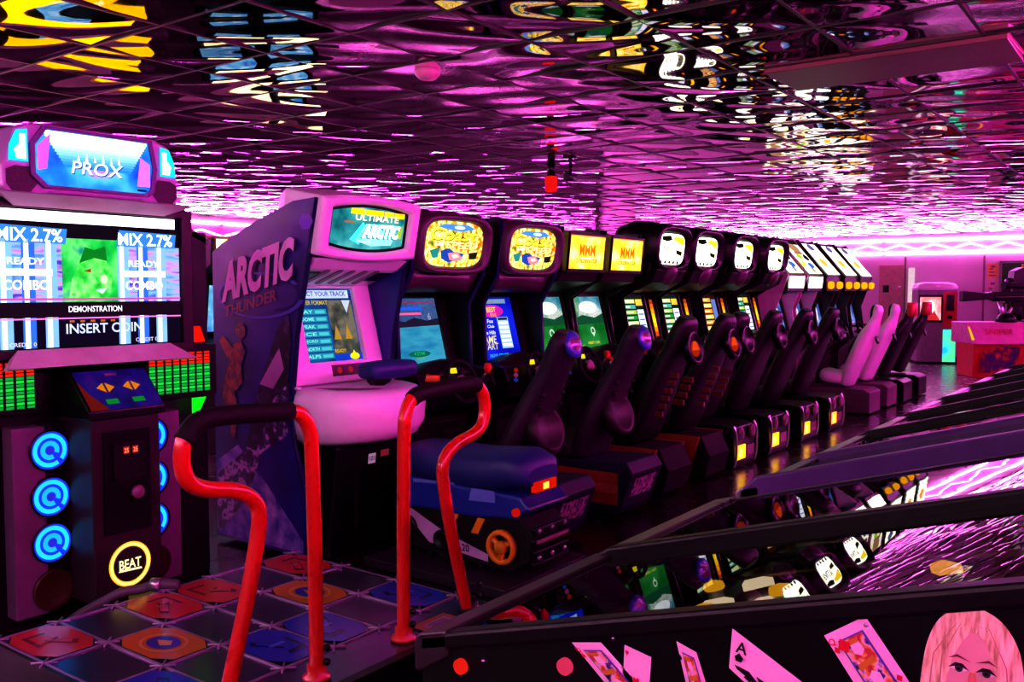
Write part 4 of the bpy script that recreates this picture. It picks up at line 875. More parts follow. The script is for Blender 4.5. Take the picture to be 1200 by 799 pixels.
    mb = MB(); q = Pl(mb, (.253,.0,.262), UY, VZ); q.ring(0,0,.083,.106, em('#ffc020', 1.3), 1, 36); q.ring(0,0,.089,.099, em('#ffe890', 1.6), 2, 36); q.text('BEAT', 0, -.02, .045, em('#ffe8b0', 1.5), 2, w=.11, center=True); q.poly([(-.06,-.03),(.06,-.035),(.055,-.025),(-.055,-.02)], em('#ffe8b0', 1.3), 2); mb.build('ring_badge', co, label='glowing yellow ring badge with pale lettering')
    mb = MB(); mb.box(.25,.258,-.01,.12,.08,.115, em('#6a5a18', .5)); mb.build('lower_vent', co)
    # side panels with blue ring lamps
    for sg in (-1, 1):
        mb = MB(); y = sg*.255
        mb.box(-.06,.03, min(sg*.18,sg*.275), max(sg*.18,sg*.275), .1, .94, BLACK); mb.box(-.06,.035, min(sg*.275,sg*.42), max(sg*.275,sg*.42), .06, .93, pm('mauve_lamp_panel', '#6c4668', .4)); pn = mb.build('lamp_panel', t, .004)
        for k, z in enumerate((.815,.60,.385)):
            mb = MB(); q = Pl(mb, (.038, y, z), UY, VZ); q.ell(0,0,.088,.088, em('#2438f0', 1.2), 1, 32); q.ring(0,0,.058,.078, em('#28c0ff', 1.5), 2, 32, .3-1.0, 2*PI-.3-1.0+.3); q.ring(0,0,.022,.044, em('#20a8ff', 1.5), 2, 24, -.4, 5.2); q.ell(0,0,.018,.018, em('#3a30d8', 1.0), 2, 16)
            mb.lathe([(.088,0),(.095,0),(.095,.012),(.088,.012)], BLACKM, tr(.036,y,z) @ rot('Y', PI/2), 28); mb.build('ring_lamp', pn, label='glowing blue ring lamp')
        mb = MB(); mb.lathe([(0,0),(.088,0),(.095,.0),(.095,.012),(.086,.016),(.07,.004),(0,.004)], pm('dull_brown_lens', '#3a2414', .35), tr(.036,y,.165) @ rot('Y', PI/2), 28); mb.build('unlit_lamp', pn, label='unlit dark round lamp')
    mb = MB(); mb.box(-.62,-.08,.56,.68,1.28,1.86, BLACK); mb.prism([(.55,1.86),(.68,1.8),(.70,1.8),(.70,1.82),(.56,1.9)], -.3, -.08, pm('grey_speaker_trim', '#6a6a62', .5), 'x'); mb.build('rear_speaker_box', t)
    # hose
    mb = MB(); mb.tube(catmull([(.1,-.12,.06),(.2,-.06,.1),(.27,.02,.2),(.33,-.02,.23),(.4,-.1,.25)]), .02, pm('grey_hose', '#5a4658', .5), 8)
dance()

def stage():
    X0, X1, Y0, Y1, H = -3.66, -2.27, 1.58, 3.05, .2
    t = thing('dance_stage', 'low metal dance stage with coloured arrow tiles and two red handrails', 'dance platform', ((X0+X1)/2, (Y0+Y1)/2, 0))
    hx, hy = (X1-X0)/2, (Y1-Y0)/2
    st = ramp_pm('stage_sheet_metal', [(.35, '#4a4460'), (.55, '#5c5474'), (.7, '#6a6280')], .22, 5, metal=.75)
    mb = MB(); mb.box(-hx,hx,-hy,hy,.02,H-.004, st); mb.box(hx-.03,hx+.012,-hy,hy,.0,H, BLACKM); mb.box(-hx,hx,hy-.02,hy+.01,.0,H, BLACKM); mb.box(-hx,hx,-hy-.01,-hy+.02,.0,H, BLACKM); mb.build('platform', t)
    ln = pm('pale_seam_strip', '#a890b0', .35, .5)
    T = (2*hy-.02)/6; TX = T*1.52
    rows = [-hx+.02+TX*i for i in range(3)]
    mb = MB(); top = Pl(mb, (0,0,H), UY, (-1,0,0))   # u along +Y, v toward the screen
    for i in range(4): x = -hx+.02+TX*i; mb.box(x-.005,x+.005,-hy,hy,H-.004,H+.002, ln)
    for j in range(7): y = -hy+.01+T*j; mb.box(-hx+.02,-hx+.02+3*TX,y-.005,y+.005,H-.004,H+.002, ln)
    for i in range(4):
        for j in range(7):
            x = -hx+.02+TX*i; y = -hy+.01+T*j
            for a in (0, PI/2): 
                c, s_ = math.cos(a+PI/4)*.045, math.sin(a+PI/4)*.045; mb.tube([(x-c,y-s_,H+.002),(x+c,y+s_,H+.002)], .004, ln, 5)
    mb.build('seam_grid', t)
    pal = {'red': ('#c03030', '#7a1420', '#d86060'), 'orange': ('#c87828', '#3a3aa8', '#e0a050'), 'blue': ('#2838b8', '#141c70', '#5a70e0')}
    for pad in range(2):
        for r, c, k in ((0,0,'red'),(0,2,'red'),(1,1,'orange'),(2,0,'blue'),(2,2,'blue')):
            cx = rows[r] + TX/2; cy = -hy+.01+T*(pad*3+c)+T/2
            m0, m1, m2 = [ramp_pm('%s_tile_%d' % (k, i), [(.3, q), (.6, q)], .16, 6) for i, q in enumerate(pal[k])]
            mb = MB(); q = Pl(mb, (cx, cy, H+.002), UY, (-1,0,0)); a, b = T*.47, TX*.47
            q.poly([(-a,-b*.55),(-a*.6,-b),(a*.6,-b),(a,-b*.55),(a,b*.55),(a*.6,b),(-a*.6,b),(-a,b*.55)], m0, 1)
            if k == 'orange':
                q.ring(0,0,a*.62,a*.72, m2, 2, 28, k=1.3); q.ell(0,0,a*.5,b*.45, m1, 2, 16); q.poly([(-a*.25,-b*.1),(0,b*.25),(a*.25,-b*.1),(0,-b*.28)], m2, 3)
            else:
                sx = 1 if c == 2 else -1; sy = 1 if r == 0 else -1
                arrow = [(sx*a*.6, sy*b*.6),(sx*a*.6,-sy*b*.2),(sx*a*.25,sy*b*.05),(-sx*a*.4,-sy*b*.6),(-sx*a*.62,-sy*b*.4),(sx*a*.0,sy*b*.3),(-sx*a*.2,sy*b*.6)]
                if sx*sy > 0: arrow = arrow[::-1]
                q.poly(arrow[::-1], m1, 2); q.poly([(x*.78,y*.78) for x, y in arrow[::-1]], m0, 3); q.rect(-a*.3,-b*.06,a*.3,b*.06, m2, 4)
                if k == 'red': q.text('STOMP', 0, -b*.05, b*.12, m1, 5, w=a*.5, center=True)
            mb.build('dance_tile', t, label={'red': 'red arrow dance tile', 'orange': 'orange centre dance tile with blue mark', 'blue': 'blue arrow dance tile'}[k])
    mb = MB(); q = Pl(mb, (hx-.03, .32, H+.001), UY, (-1,0,0)); q.rect(0,.02,.2,.14, pm('orange_notice', '#b8582a', .4), 1); q.rect(.03,.04,.17,.11, pm('mauve_notice', '#b080b8', .4), 2)
    for k in range(3): q.rect(.05,.05+.018*k,.15,.058+.018*k, pm('notice_print', '#5a3a68', .5), 3)
    mb.build('warning_notice', t, label='orange and mauve notice on the stage edge')
    # red handrails
    cy = 2.31-(Y0+Y1)/2; rx = -2.38-(X0+X1)/2
    for sg in (-1, 1):
        P = [(0,.0),(0,.3),(.003,.7),(.01,1.0),(.018,1.07),(.05,1.125),(.10,1.145),(.25,1.155),(.40,1.16),(.465,1.145),(.505,1.10),(.512,1.03),(.49,.975),(.43,.942),(.33,.92),(.265,.885),(.235,.83),(.245,.74),(.29,.55),(.38,.24),(.405,.12),(.41,.0)]
        pts = catmull([(0, u, H-.02 + (z if z > 0 else 0)*(1.0) - (0 if z == 0 else .18*0)) for u, z in [(u, max(0, z-.18)) for u, z in P]], 5)
        pts = [(rx, cy+sg*(.22+p.y), p.z) for p in pts]
        mb = MB(); mb.tube(pts, .026, REDP, 14); b = mb.build('handrail', t, label='red painted bent handrail')
        g = catmull([(0,.055,1.128),(0,.10,1.146),(0,.25,1.156),(0,.40,1.161),(0,.462,1.148)], 4) if sg > 0 else catmull([(0,.10,1.146),(0,.25,1.156),(0,.40,1.161),(0,.465,1.146),(0,.506,1.10)], 4)
        mb = MB(); mb.tube([(rx, cy+sg*(.22+p.y), p.z-.0) for p in g], .032, RUB, 12); mb.build('grip', b, label='black rubber grip')
        for u in (0, .41):
            mb = MB()
            mb.lathe([(0,0),(.05,0),(.05,.012),(.034,.02),(.034,.05),(0,.05)], BLACKM if u else REDP, tr(rx, cy+sg*(.22+u), H), 18)
            for k in range(2): mb.lathe([(0,0),(.013,0),(.013,.014),(0,.018)], BLACKM, tr(rx+.026, cy+sg*(.22+u)+.018, H+.06+.05*k) @ rot('Y', PI/2), 8)
            mb.build('rail_socket', b)
    return t
stage()
mb = MB(); mb.tube(catmull([(-4.1,2.12,.02),(-3.98,2.1,.08),(-3.88,2.14,.14),(-3.8,2.2,.19),(-3.74,2.26,.2),(-3.68,2.3,.225),(-3.6,2.36,.222)]), .022, pm('grey_hose', '#6a4a68', .45), 8)
mb.tube([(-3.7,2.285,.222),(-3.66,2.31,.224)], .03, CHROME, 10)
tag(mb.build('ribbed_hose'), 'grey ribbed cable hose lying between the dance machine and its stage', 'cable')

# ================================================================== PINBALL MACHINES
PIN_T = .295
def pin(Y, W, label, near=False, seed=0, purple=False, simple=False, steel=True, low=False):
    rnd = random.Random(seed)
    t = thing('pinball_machine', label, 'pinball machine', (-1.04, Y, 0), 'pinball machines side by side along the aisle')
    ZF, L, tn = .95, 1.24, PIN_T
    zt = lambda x: ZF + x*tn
    cab = pm('black_pinball_cabinet', '#060406', .4)
    railm = pm('purple_rail', '#5a2c78', .35) if purple else pm('black_rail_paint', '#0c070b', .4)
    mb = MB()
    # cabinet shell: four walls and bottom so the playfield sits inside
    th = .02
    for y in (0, W-th): e_ = .012 if near and y == 0 else .035; mb.prism([(0,.62),(L,.62),(L,zt(L)-e_),(0,ZF-e_)], y, y+th, cab)
    mb.box(0,th,th,W-th,.62,ZF-.035, cab); mb.box(L-th,L,th,W-th,.62,zt(L)-.04, cab); mb.box(th,L-th,th,W-th,.62,.64, cab)
    body = mb.build('cabinet', t)
    for y0, y1, up, dn in ((-.008,.03,.034 if purple else .004,.026 if near else .05),(W-.034,W+.008,.002 if low else .022,.05)):
        mb = MB(); mb.prism([(0,ZF-dn),(L,zt(L)-dn),(L,zt(L)+up),(.05,zt(.05)+up),(0,ZF+.004)], y0, y1, railm); mb.build('side_rail', t, .006)
    mb = MB(); lm = pm('steel_lockdown_bar', '#8d8590', .3, .8) if steel else pm('dark_lockdown_bar', '#3c3038', .35, .6)
    mb.prism([(-.012,ZF-.06),(-.012,ZF-.004),(.0,ZF+.008),(.06,ZF+.06*tn+.008),(.062,ZF-.02),(.0,ZF-.06)], -.008, W+.008, lm); mb.build('lockdown_bar', t, .004)
    # glass
    mb = MB(); mb.add([(.058,.03,zt(.058)),(L-.02,.03,zt(L-.02)),(L-.02,W-.03,zt(L-.02)),(.058,W-.03,zt(.058))], [(0,1,2,3)], glass_mat('pinball_glass', 1.65, '#d8cfd6', 1.15)); mb.build('glass', t)
    # playfield
    d = .085; n = Vector((-tn,0,1)).normalized(); v = Vector((1,0,tn)).normalized()
    mb = MB(); p = Pl(mb, (.03,W-.022,ZF-d), (0,-1,0), v); w = W-.044
    # u runs to -Y, v uphill
    base = ramp_pm('playfield_print_%d' % (seed % 3), [[(.3, '#1c0a1a'), (.5, '#54301c'), (.62, '#2a1830'), (.75, '#6a2a30')], [(.3, '#140c1c'), (.5, '#3a2440'), (.62, '#4a3418'), (.75, '#202a50')], [(.3, '#1a1014'), (.5, '#40302a'), (.65, '#5a2448'), (.75, '#2a3450')]][seed % 3], .25, 6)
    p.rect(0,0,w,1.15, base, 0)
    p.poly([(0,0),(w,0),(w,.05),(w*.7,.13),(w*.3,.13),(0,.05)], pm('apron_print', '#2a1a20', .4), 1)
    p.rect(w*.08,.03,w*.3,.09, pm('apron_card', '#b8642a' if seed % 2 else '#c090c0', .4), 2); p.rect(w*.7,.03,w*.92,.09, pm('apron_card_mauve', '#c878c0', .4), 2)
    for k in range(14):
        c = ['#5a141c','#7a4a14','#18346a','#285028','#6a2450','#6a5a6a'][rnd.randrange(6)]; x, y, r = rnd.uniform(.05,w-.05), rnd.uniform(.2,.62), rnd.uniform(.006,.014)
        (y < .42 or not near) and p.ell(x, y, r*(.6 if near else 1), r*rnd.uniform(.6,1.4)*(.6 if near else 1), pm('insert_'+c[1:], c, .3), 2, 14, rnd.choice((1.2,2,2,4)))
    pf = mb.build('playfield', t)
    if not simple:
        for sg in (-1, 1):
            mb = MB(); q = p.p(w*.5+sg*.11, .19, 0); e = p.p(w*.5+sg*.035, .155, 0)
            mb.tube([q+n*.02, e+n*.02], [.011,.006], pm('flipper_red' if near else 'flipper_white', '#d82838' if near else '#d8c8d0', .3), 8); mb.build('flipper', pf)
        for bx, by in (((.3,.36),(.62,.42),(.45,.52)) if near else ((.3,.78),(.6,.84),(.45,.66))):
            mb = MB(); M = Matrix.Translation(p.p(w*bx, by, 0)) @ Vector((0,0,1)).rotation_difference(n).to_matrix().to_4x4()
            k_ = .6 if near else 1.0; mb.lathe([(.028*k_,0),(.024*k_,.03),(.03*k_,.032)], WHITEP, M, 16); mb.lathe([(0,.05),(.03*k_,.045),(.034*k_,.036),(.03*k_,.032),(0,.032)], em('#ffc020' if near else ['#ffb030','#ff6a30','#f8e8a0'][seed % 3], 1.2 if near else .9), M, 16); mb.build('pop_bumper', pf)
        mb = MB(); mb.tube([Vector(q)+n*(.03+.02*k/8) for k, q in enumerate(catmull([p.p(w*.85,.25), p.p(w*.9,.6), p.p(w*.75,.92), p.p(w*.45,1.0), p.p(w*.2,.85), p.p(w*.14,.5)], 4))], .004, CHROME, 6); mb.build('wire_ramp', pf)
        mb = MB(); mb.tube([Vector(q)+n*.02 for q in catmull([p.p(w*.06,.25), p.p(w*.05,.7), p.p(w*.2,1.0), p.p(w*.5,1.08), p.p(w*.85,1.0), p.p(w*.95,.7)], 4)], .006, pm('clear_rail_gold', '#a8843a', .3, .7), 6); mb.build('orbit_rail', pf)
        for k in range(7):
            mb = MB(); x, y = rnd.uniform(.08,w-.1), rnd.uniform(.26,1.0); c = rnd.choice(['#ffc030','#ffe070','#ff8030','#50e060','#fff0c0'])
            o = p.p(x, y, 0); M = Matrix.Translation(o) @ Vector((0,0,1)).rotation_difference(n).to_matrix().to_4x4() @ rot('Z', rnd.uniform(0,3))
            mb.prism([(-.03,-.012),(.03,-.016),(.02,.014),(-.014,.02)], .012, .026, em(c, 1.3), 'z'); mb.v = [tuple(M @ Vector(q)) for q in mb.v]; mb.build('lit_plastic', pf)
    # backbox
    mb = MB(); mb.box(L-.2,L+.12,.0,W,zt(L)+.05,zt(L)+.66, cab); mb.box(L-.12,L+.02,.06,W-.06,zt(L)-.06,zt(L)+.06, cab); bb = mb.build('backbox', t)
    mb = MB(); q = Pl(mb, (L-.203,W,zt(L)+.08), (0,-1,0), VZ); q.rect(0,.2,W,.56, emramp('backglass_print_%d' % (seed % 2), [[(.3, '#e02a60'), (.5, '#ffb040'), (.65, '#fff0c0')], [(.3, '#3040c0'), (.5, '#d050d0'), (.65, '#ffd0f0')]][seed % 2], .9, 5), 1); q.rect(.05,.03,W-.05,.16, em('#ff7a18', .4), 1); mb.build('backglass', bb)
    for x in (.03, L-.03):
        for y in (.0, W):
            mb = MB(); s_ = -1 if y == 0 else 1; o = -1 if x < .5 else 1
            mb.tube([(x, y-s_*.02, .66), (x+o*.03, y-s_*.02, .03)], [.03,.02], CHROME, 4); mb.lathe([(0,0),(.025,0),(.025,.015),(.008,.02),(.008,.05),(0,.05)], CHROME, tr(x+o*.03, y-s_*.02, 0), 12); mb.build('leg', t)
    mb = MB(); mb.box(-.012,0,W*.3,W*.7,.68,.84, BLACKM); mb.box(-.016,-.012,W*.34,W*.48,.71,.81, em('#a03018', .25)); mb.box(-.016,-.012,W*.52,W*.66,.71,.81, em('#a03018', .25)); mb.build('coin_door', t)
    mb = MB(); mb.lathe([(0,0),(.02,0),(.02,.012),(0,.014)], em('#e02a20', .5), tr(-.013, .06, .86) @ rot('Y', -PI/2)); mb.build('start_button', t, label='red start button')
    mb = MB(); mb.tube([(-.001,W-.07,.86),(-.09,W-.07,.86)], .008, CHROME, 8); mb.lathe([(0,0),(.02,.0),(.022,.02),(0,.026)], BLACKM, tr(-.09,W-.07,.86) @ rot('Y', -PI/2)); mb.build('plunger', t)
    return t, body, p
pin0 = None
defs = [(1.153,.58,'nearest pinball machine, black side printed with playing cards and a blonde portrait',True,False,True),
        (1.784,.60,'second nearest pinball machine, black rails over an amber-lit playfield',False,False,True),
        (2.569,.58,'pinball machine with thick purple side rails',False,True,True),
        (3.264,.52,'pinball machine with thin dark rails just behind the purple-railed one',False,False,True),
        (3.88,.58,'fifth nearest pinball machine, two behind the purple-railed one',False,False,True),
        (4.63,.60,'sixth nearest pinball machine counting from the card-printed one',False,False,True),
        (5.45,.58,'seventh nearest pinball machine counting from the card-printed one',False,False,True),
        (6.25,.58,'eighth nearest pinball machine, next to the far end of the line',False,False,True),
        (7.05,.58,'farthest pinball machine at the end of the line',False,False,True)]
for i, (Y, W, lab, near, pur, stl) in enumerate(defs):
    t, body, p = pin(Y, W, lab, near, i+1, pur, i > 5, not near, i == 1)
    if near: pin0 = (t, body)
# printed side of the nearest machine (its near side faces the viewer); local x is world x + 1.04
def side_print():
    t, body = pin0
    PK = pm('pink_white_card', '#efc8dc', .4, var=.03); K = pm('card_black_ink', '#1a1018', .4); R = pm('card_red_ink', '#c81830', .4); Y_ = pm('card_gold_ink', '#c08a2a', .4); B = pm('card_blue_ink', '#5a50b0', .4)
    def P(mb, l=0): return Pl(mb, (1.04, -.0012-.0012*l, 0), (1,0,0), VZ)
    def quad(p, q, u, v):  # bilinear point in card
        a, b, c, d = q; return tuple((a[k]*(1-u)+b[k]*u)*(1-v) + (d[k]*(1-u)+c[k]*u)*v for k in (0,1))
    def pol(p, q, uv, m, l):
        pts = [quad(p, q, *c) for c in uv]; ar = sum(pts[i][0]*pts[(i+1)%len(pts)][1]-pts[(i+1)%len(pts)][0]*pts[i][1] for i in range(len(pts)))
        p.poly(pts if ar > 0 else pts[::-1], m, l)
    cards = {   # corners: top left, top right, bottom right, bottom left
     'court': [(-.732,1.012),(-.680,1.024),(-.592,.958),(-.648,.944)],
     'red': [(-.640,1.030),(-.596,1.022),(-.600,.955),(-.644,.946)],
     'court2': [(-.557,1.055),(-.526,1.046),(-.500,.975),(-.532,.963)],
     'ace': [(-.474,1.092),(-.335,1.02),(-.36,.96),(-.478,1.036)],
     'queen': [(-.351,1.110),(-.301,1.146),(-.243,1.07),(-.292,1.03)]}
    dia = [(.5,0),(1,.5),(.5,1),(0,.5)]
    def pip(p, q, cu, cv, r, m, l, sh): pol(p, q, [(cu+(x-.5)*r*2, cv+(y-.5)*r*1.4) for x, y in sh], m, l)
    heart = [(.5,1),(0,.4),(.05,.1),(.3,0),(.5,.2),(.7,0),(.95,.1),(1,.4)]
    spade = [(.5,0),(1,.55),(.9,.8),(.6,.75),(.65,1),(.35,1),(.4,.75),(.1,.8),(0,.55)]
    for k, (nm, q) in enumerate(cards.items()):
        mb = MB(); p = P(mb)
        pol(p, q, [(0,0),(1,0),(1,1),(0,1)], PK, 1)
        if nm in ('court','court2','queen'):
            pol(p, q, [(.2,.13),(.8,.13),(.8,.87),(.2,.87)], B, 2); pol(p, q, [(.24,.15),(.76,.15),(.76,.85),(.24,.85)], ramp_pm('court_card_print', [(.38, '#b83040'), (.47, '#d8a040'), (.54, '#e8c0d0'), (.62, '#4a4090'), (.7, '#201828')], .4, 60, 3), 3)
            pol(p, q, [(.4,.2),(.6,.2),(.62,.34),(.5,.4),(.38,.34)], PK, 4); pol(p, q, [(.36,.17),(.64,.17),(.6,.23),(.4,.23)], Y_, 5); pol(p, q, [(.4,.8),(.6,.8),(.62,.66),(.5,.6),(.38,.66)], PK, 4); pol(p, q, [(.3,.48),(.7,.44),(.7,.52),(.3,.56)], Y_, 4)
            pip(p, q, .1, .22, .07, R if nm != 'court2' else K, 4, dia); pip(p, q, .9, .82, .07, R if nm != 'court2' else K, 4, dia)
            ft = Pl(mb, p.p(*quad(p, q, .04, .16), 5), Vector((q[1][0]-q[0][0],0,q[1][1]-q[0][1])), Vector((q[0][0]-q[3][0],0,q[0][1]-q[3][1]))); 
            if nm != 'court2': ft.n = Vector((0,-1,0)); ft.text('Q', 0, 0, .010, R, 1)
            if nm == 'queen': pip(p, q, .3, .2, .14, R, 6, dia)
        elif nm == 'red': pip(p, q, .5, .62, .13, R, 2, heart); pip(p, q, .12, .12, .07, R, 2, heart)
        else:
            pip(p, q, .22, .78, .16, K, 2, spade); pol(p, q, [(.3,.62),(.55,.55),(.62,.7),(.56,.95),(.45,.8),(.38,.78)], K, 3)
            ft = Pl(mb, p.p(-.468, 1.062, 3), (1,0,-.12), (.12,0,1)); ft.text('A', 0, 0, .016, K, 1); ft.poly([(.002,-.012),(.010,-.012),(.012,-.006),(.006,0),(0,-.006)], K, 1)
        mb.build('playing_card_print', t, label={'court': 'printed court card lying tilted at the left', 'red': 'printed small red-suit card', 'court2': 'printed narrow court card', 'ace': 'printed ace card with black spade', 'queen': 'printed queen of diamonds card'}[nm])
    # blonde portrait, cropped by the bottom of the picture
    mb = MB(); p = P(mb); cx, cz = -.182, 1.10
    hair = ramp_pm('blonde_hair_print', [(.3, '#b08c68'), (.5, '#ecd4a8'), (.7, '#fff2d4')], .45, 26, 3, (6,1,1)); skin = ramp_pm('portrait_skin_print', [(.35, '#cfa094'), (.65, '#dcb4a8')], .45, 9)
    hp = [(-.052,-.10),(.05,-.10),(.058,-.04),(.054,.02),(.046,.05),(.03,.072),(.008,.082),(-.014,.078),(-.034,.062),(-.046,.035),(-.052,0),(-.056,-.05)]
    hc_ = catmull([(a, b, 0) for a, b in hp], 4); p.poly([(cx+q.x, cz+q.y) for q in hc_], hair, 1)
    p.poly([(cx+a, cz+b) for a, b in sup(.004, -.004, .031, .057, 28, 2.3)], skin, 2)
    for pts in ([(-.034,.0),(-.027,.035),(-.012,.056),(.002,.066),(.004,.058),(-.008,.042),(-.018,.022),(-.024,-.005),(-.027,-.06),(-.040,-.08)], [(.002,.066),(.018,.056),(.03,.036),(.036,.0),(.042,-.08),(.031,-.06),(.029,-.005),(.024,.025),(.014,.046),(.004,.058)]):
        ar = sum(pts[k][0]*pts[(k+1)%len(pts)][1]-pts[(k+1)%len(pts)][0]*pts[k][1] for k in range(len(pts)))
        p.poly([(cx+a, cz+b) for a, b in (pts if ar > 0 else pts[::-1])], hair, 3)
    st_ = pm('blonde_strand_shade', '#b89878', .5)
    for k in range(9):
        a = -.050+.012*k; p.poly([(cx+a,cz-.09),(cx+a+.0016,cz-.09),(cx+a*.8+.0016,cz+.02),(cx+a*.35+.003,cz+.062),(cx+a*.35+.0022,cz+.062),(cx+a*.8,cz+.02)], st_, 1.5 if -.03 < a < .035 else 4)
    for sg in (-1, 1):
        ex = cx+.003+sg*.0145; ez = cz+.008
        p.poly([(ex-.0095,ez-.0005),(ex,ez-.0042),(ex+.0095,ez-.0005),(ex,ez+.0048)], pm('portrait_eye_white', '#e8dce0', .4), 3); p.ell(ex, ez+.0003, .0044, .0044, pm('portrait_iris', '#2c4038', .3), 4, 14); p.ell(ex, ez+.0003, .002, .002, K, 5, 10)
        p.poly([(ex-.0115,ez),(ex,ez+.0038),(ex+.0115,ez),(ex+.004,ez+.0072),(ex-.004,ez+.0072)], pm('portrait_lash', '#241014', .5), 5); p.poly([(ex-.012,ez+.0105),(ex+sg*.002,ez+.0135),(ex+.012,ez+.0105),(ex+sg*.002,ez+.0168)], pm('portrait_brow', '#6a3c28', .5), 4)
    p.poly([(cx+.000,cz+.006),(cx-.004,cz-.018),(cx+.003,cz-.021),(cx+.010,cz-.018),(cx+.006,cz+.006)], pm('portrait_nose_shade', '#c88068', .5), 3); p.poly([(cx-.004,cz-.019),(cx+.003,cz-.0225),(cx+.010,cz-.019),(cx+.003,cz-.0205)], pm('portrait_nostril', '#7a3430', .5), 4)
    p.poly([(cx-.010,cz-.034),(cx+.003,cz-.041),(cx+.016,cz-.034),(cx+.008,cz-.030),(cx+.003,cz-.0315),(cx-.002,cz-.030)], pm('portrait_lips', '#b83040', .35), 4)
    mb.build('portrait_print', t, label='printed portrait of a woman with long blonde hair')
    for x, z, c in ((-.951,.92,'#ff2a20'),(-.743,.972,'#f04070')):
        mb = MB(); mb.lathe([(0,-.002),(.013,-.002),(.013,.008),(.009,.012),(0,.013)], em(c, .75), tr(x+1.04, 0, z) @ rot('X', PI/2), 18); mb.build('flipper_button', t, label='glowing red side button' if x < -.9 else 'pinkish red side button')
    mb = MB()
    for x, z in ((-.905,.94),(-.66,1.035),(-.30,1.135),(-.53,.99)): mb.lathe([(0,-.001),(.0035,0),(.003,.003),(0,.004)], CHROME, tr(x+1.04, 0, z) @ rot('X', PI/2), 8)
    mb.build('side_bolt', t)
side_print()

# ================================================================== FAR END
def kiosk():
    t = thing('photo_kiosk', 'rounded red and grey kiosk with lit screen and glowing cyan panel, back wall', 'kiosk', (-4.2, 20.9, 0), rz=math.radians(-66)); t.scale = (.9, .78, .97)
    # local front is +X
    mb = MB(); prof = [(-.32,-.5),(.32,-.5),(.36,-.4),(.36,.4),(.32,.5),(-.32,.5)]
    mb.prism(prof, .0, 1.62, GREYP, 'z'); mb.build('body', t, .03)
    mb = MB(); mb.rings([[(a*s, b*s, z) for a, b in sup(0, 0, .40, .53, 28, 4)] for s, z in ((.98,1.6),(1.02,1.63),(1.02,1.68),(.9,1.74),(.6,1.77))], WHITEP); mb.build('domed_top', t)
    mb = MB(); q = Pl(mb, (.365,-.46,0), UY, VZ); mb.box(.34,.375,-.48,.12,.9,1.5, CHAR); mb.box(.34,.385,.13,.48,.78,1.56, pm('red_kiosk_panel', '#c01c20', .35)); mb.box(.385,.39,.2,.4,1.15,1.5, BLACKM); mb.box(.385,.395,.24,.36,.98,1.06, BLACKM); mb.build('front_panel', t, .01, label='red and charcoal front panel')
    mb = MB(); q = Pl(mb, (.378,-.45,.95), UY, VZ); q.rect(0,0,.53,.5, emramp('kiosk_screen_print', [(.3, '#ff7a60'), (.5, '#ff9ab0'), (.65, '#ffe0d8')], 1.1, 5), 0); q.ell(.27,.28,.1,.14, em('#fff4f0', 1.8), 1); q.poly([(.05,0),(.5,0),(.36,.2),(.2,.2)], em('#e03040', .9), 1); mb.build('screen', t)
    mb = MB(); q = Pl(mb, (.37,.14,.05), UY, VZ); q.rect(0,0,.32,.7, emramp('kiosk_cyan_panel', [(.3, '#20b8e8'), (.48, '#58f0c0'), (.6, '#60e890'), (.7, '#f0ffc0')], 1.3, 3), 1); mb.build('light_panel', t, label='glowing cyan green panel')
    mb = MB(); mb.box(-.34,.38,-.52,.52,0,.05, RUB); mb.build('plinth', t)
kiosk()

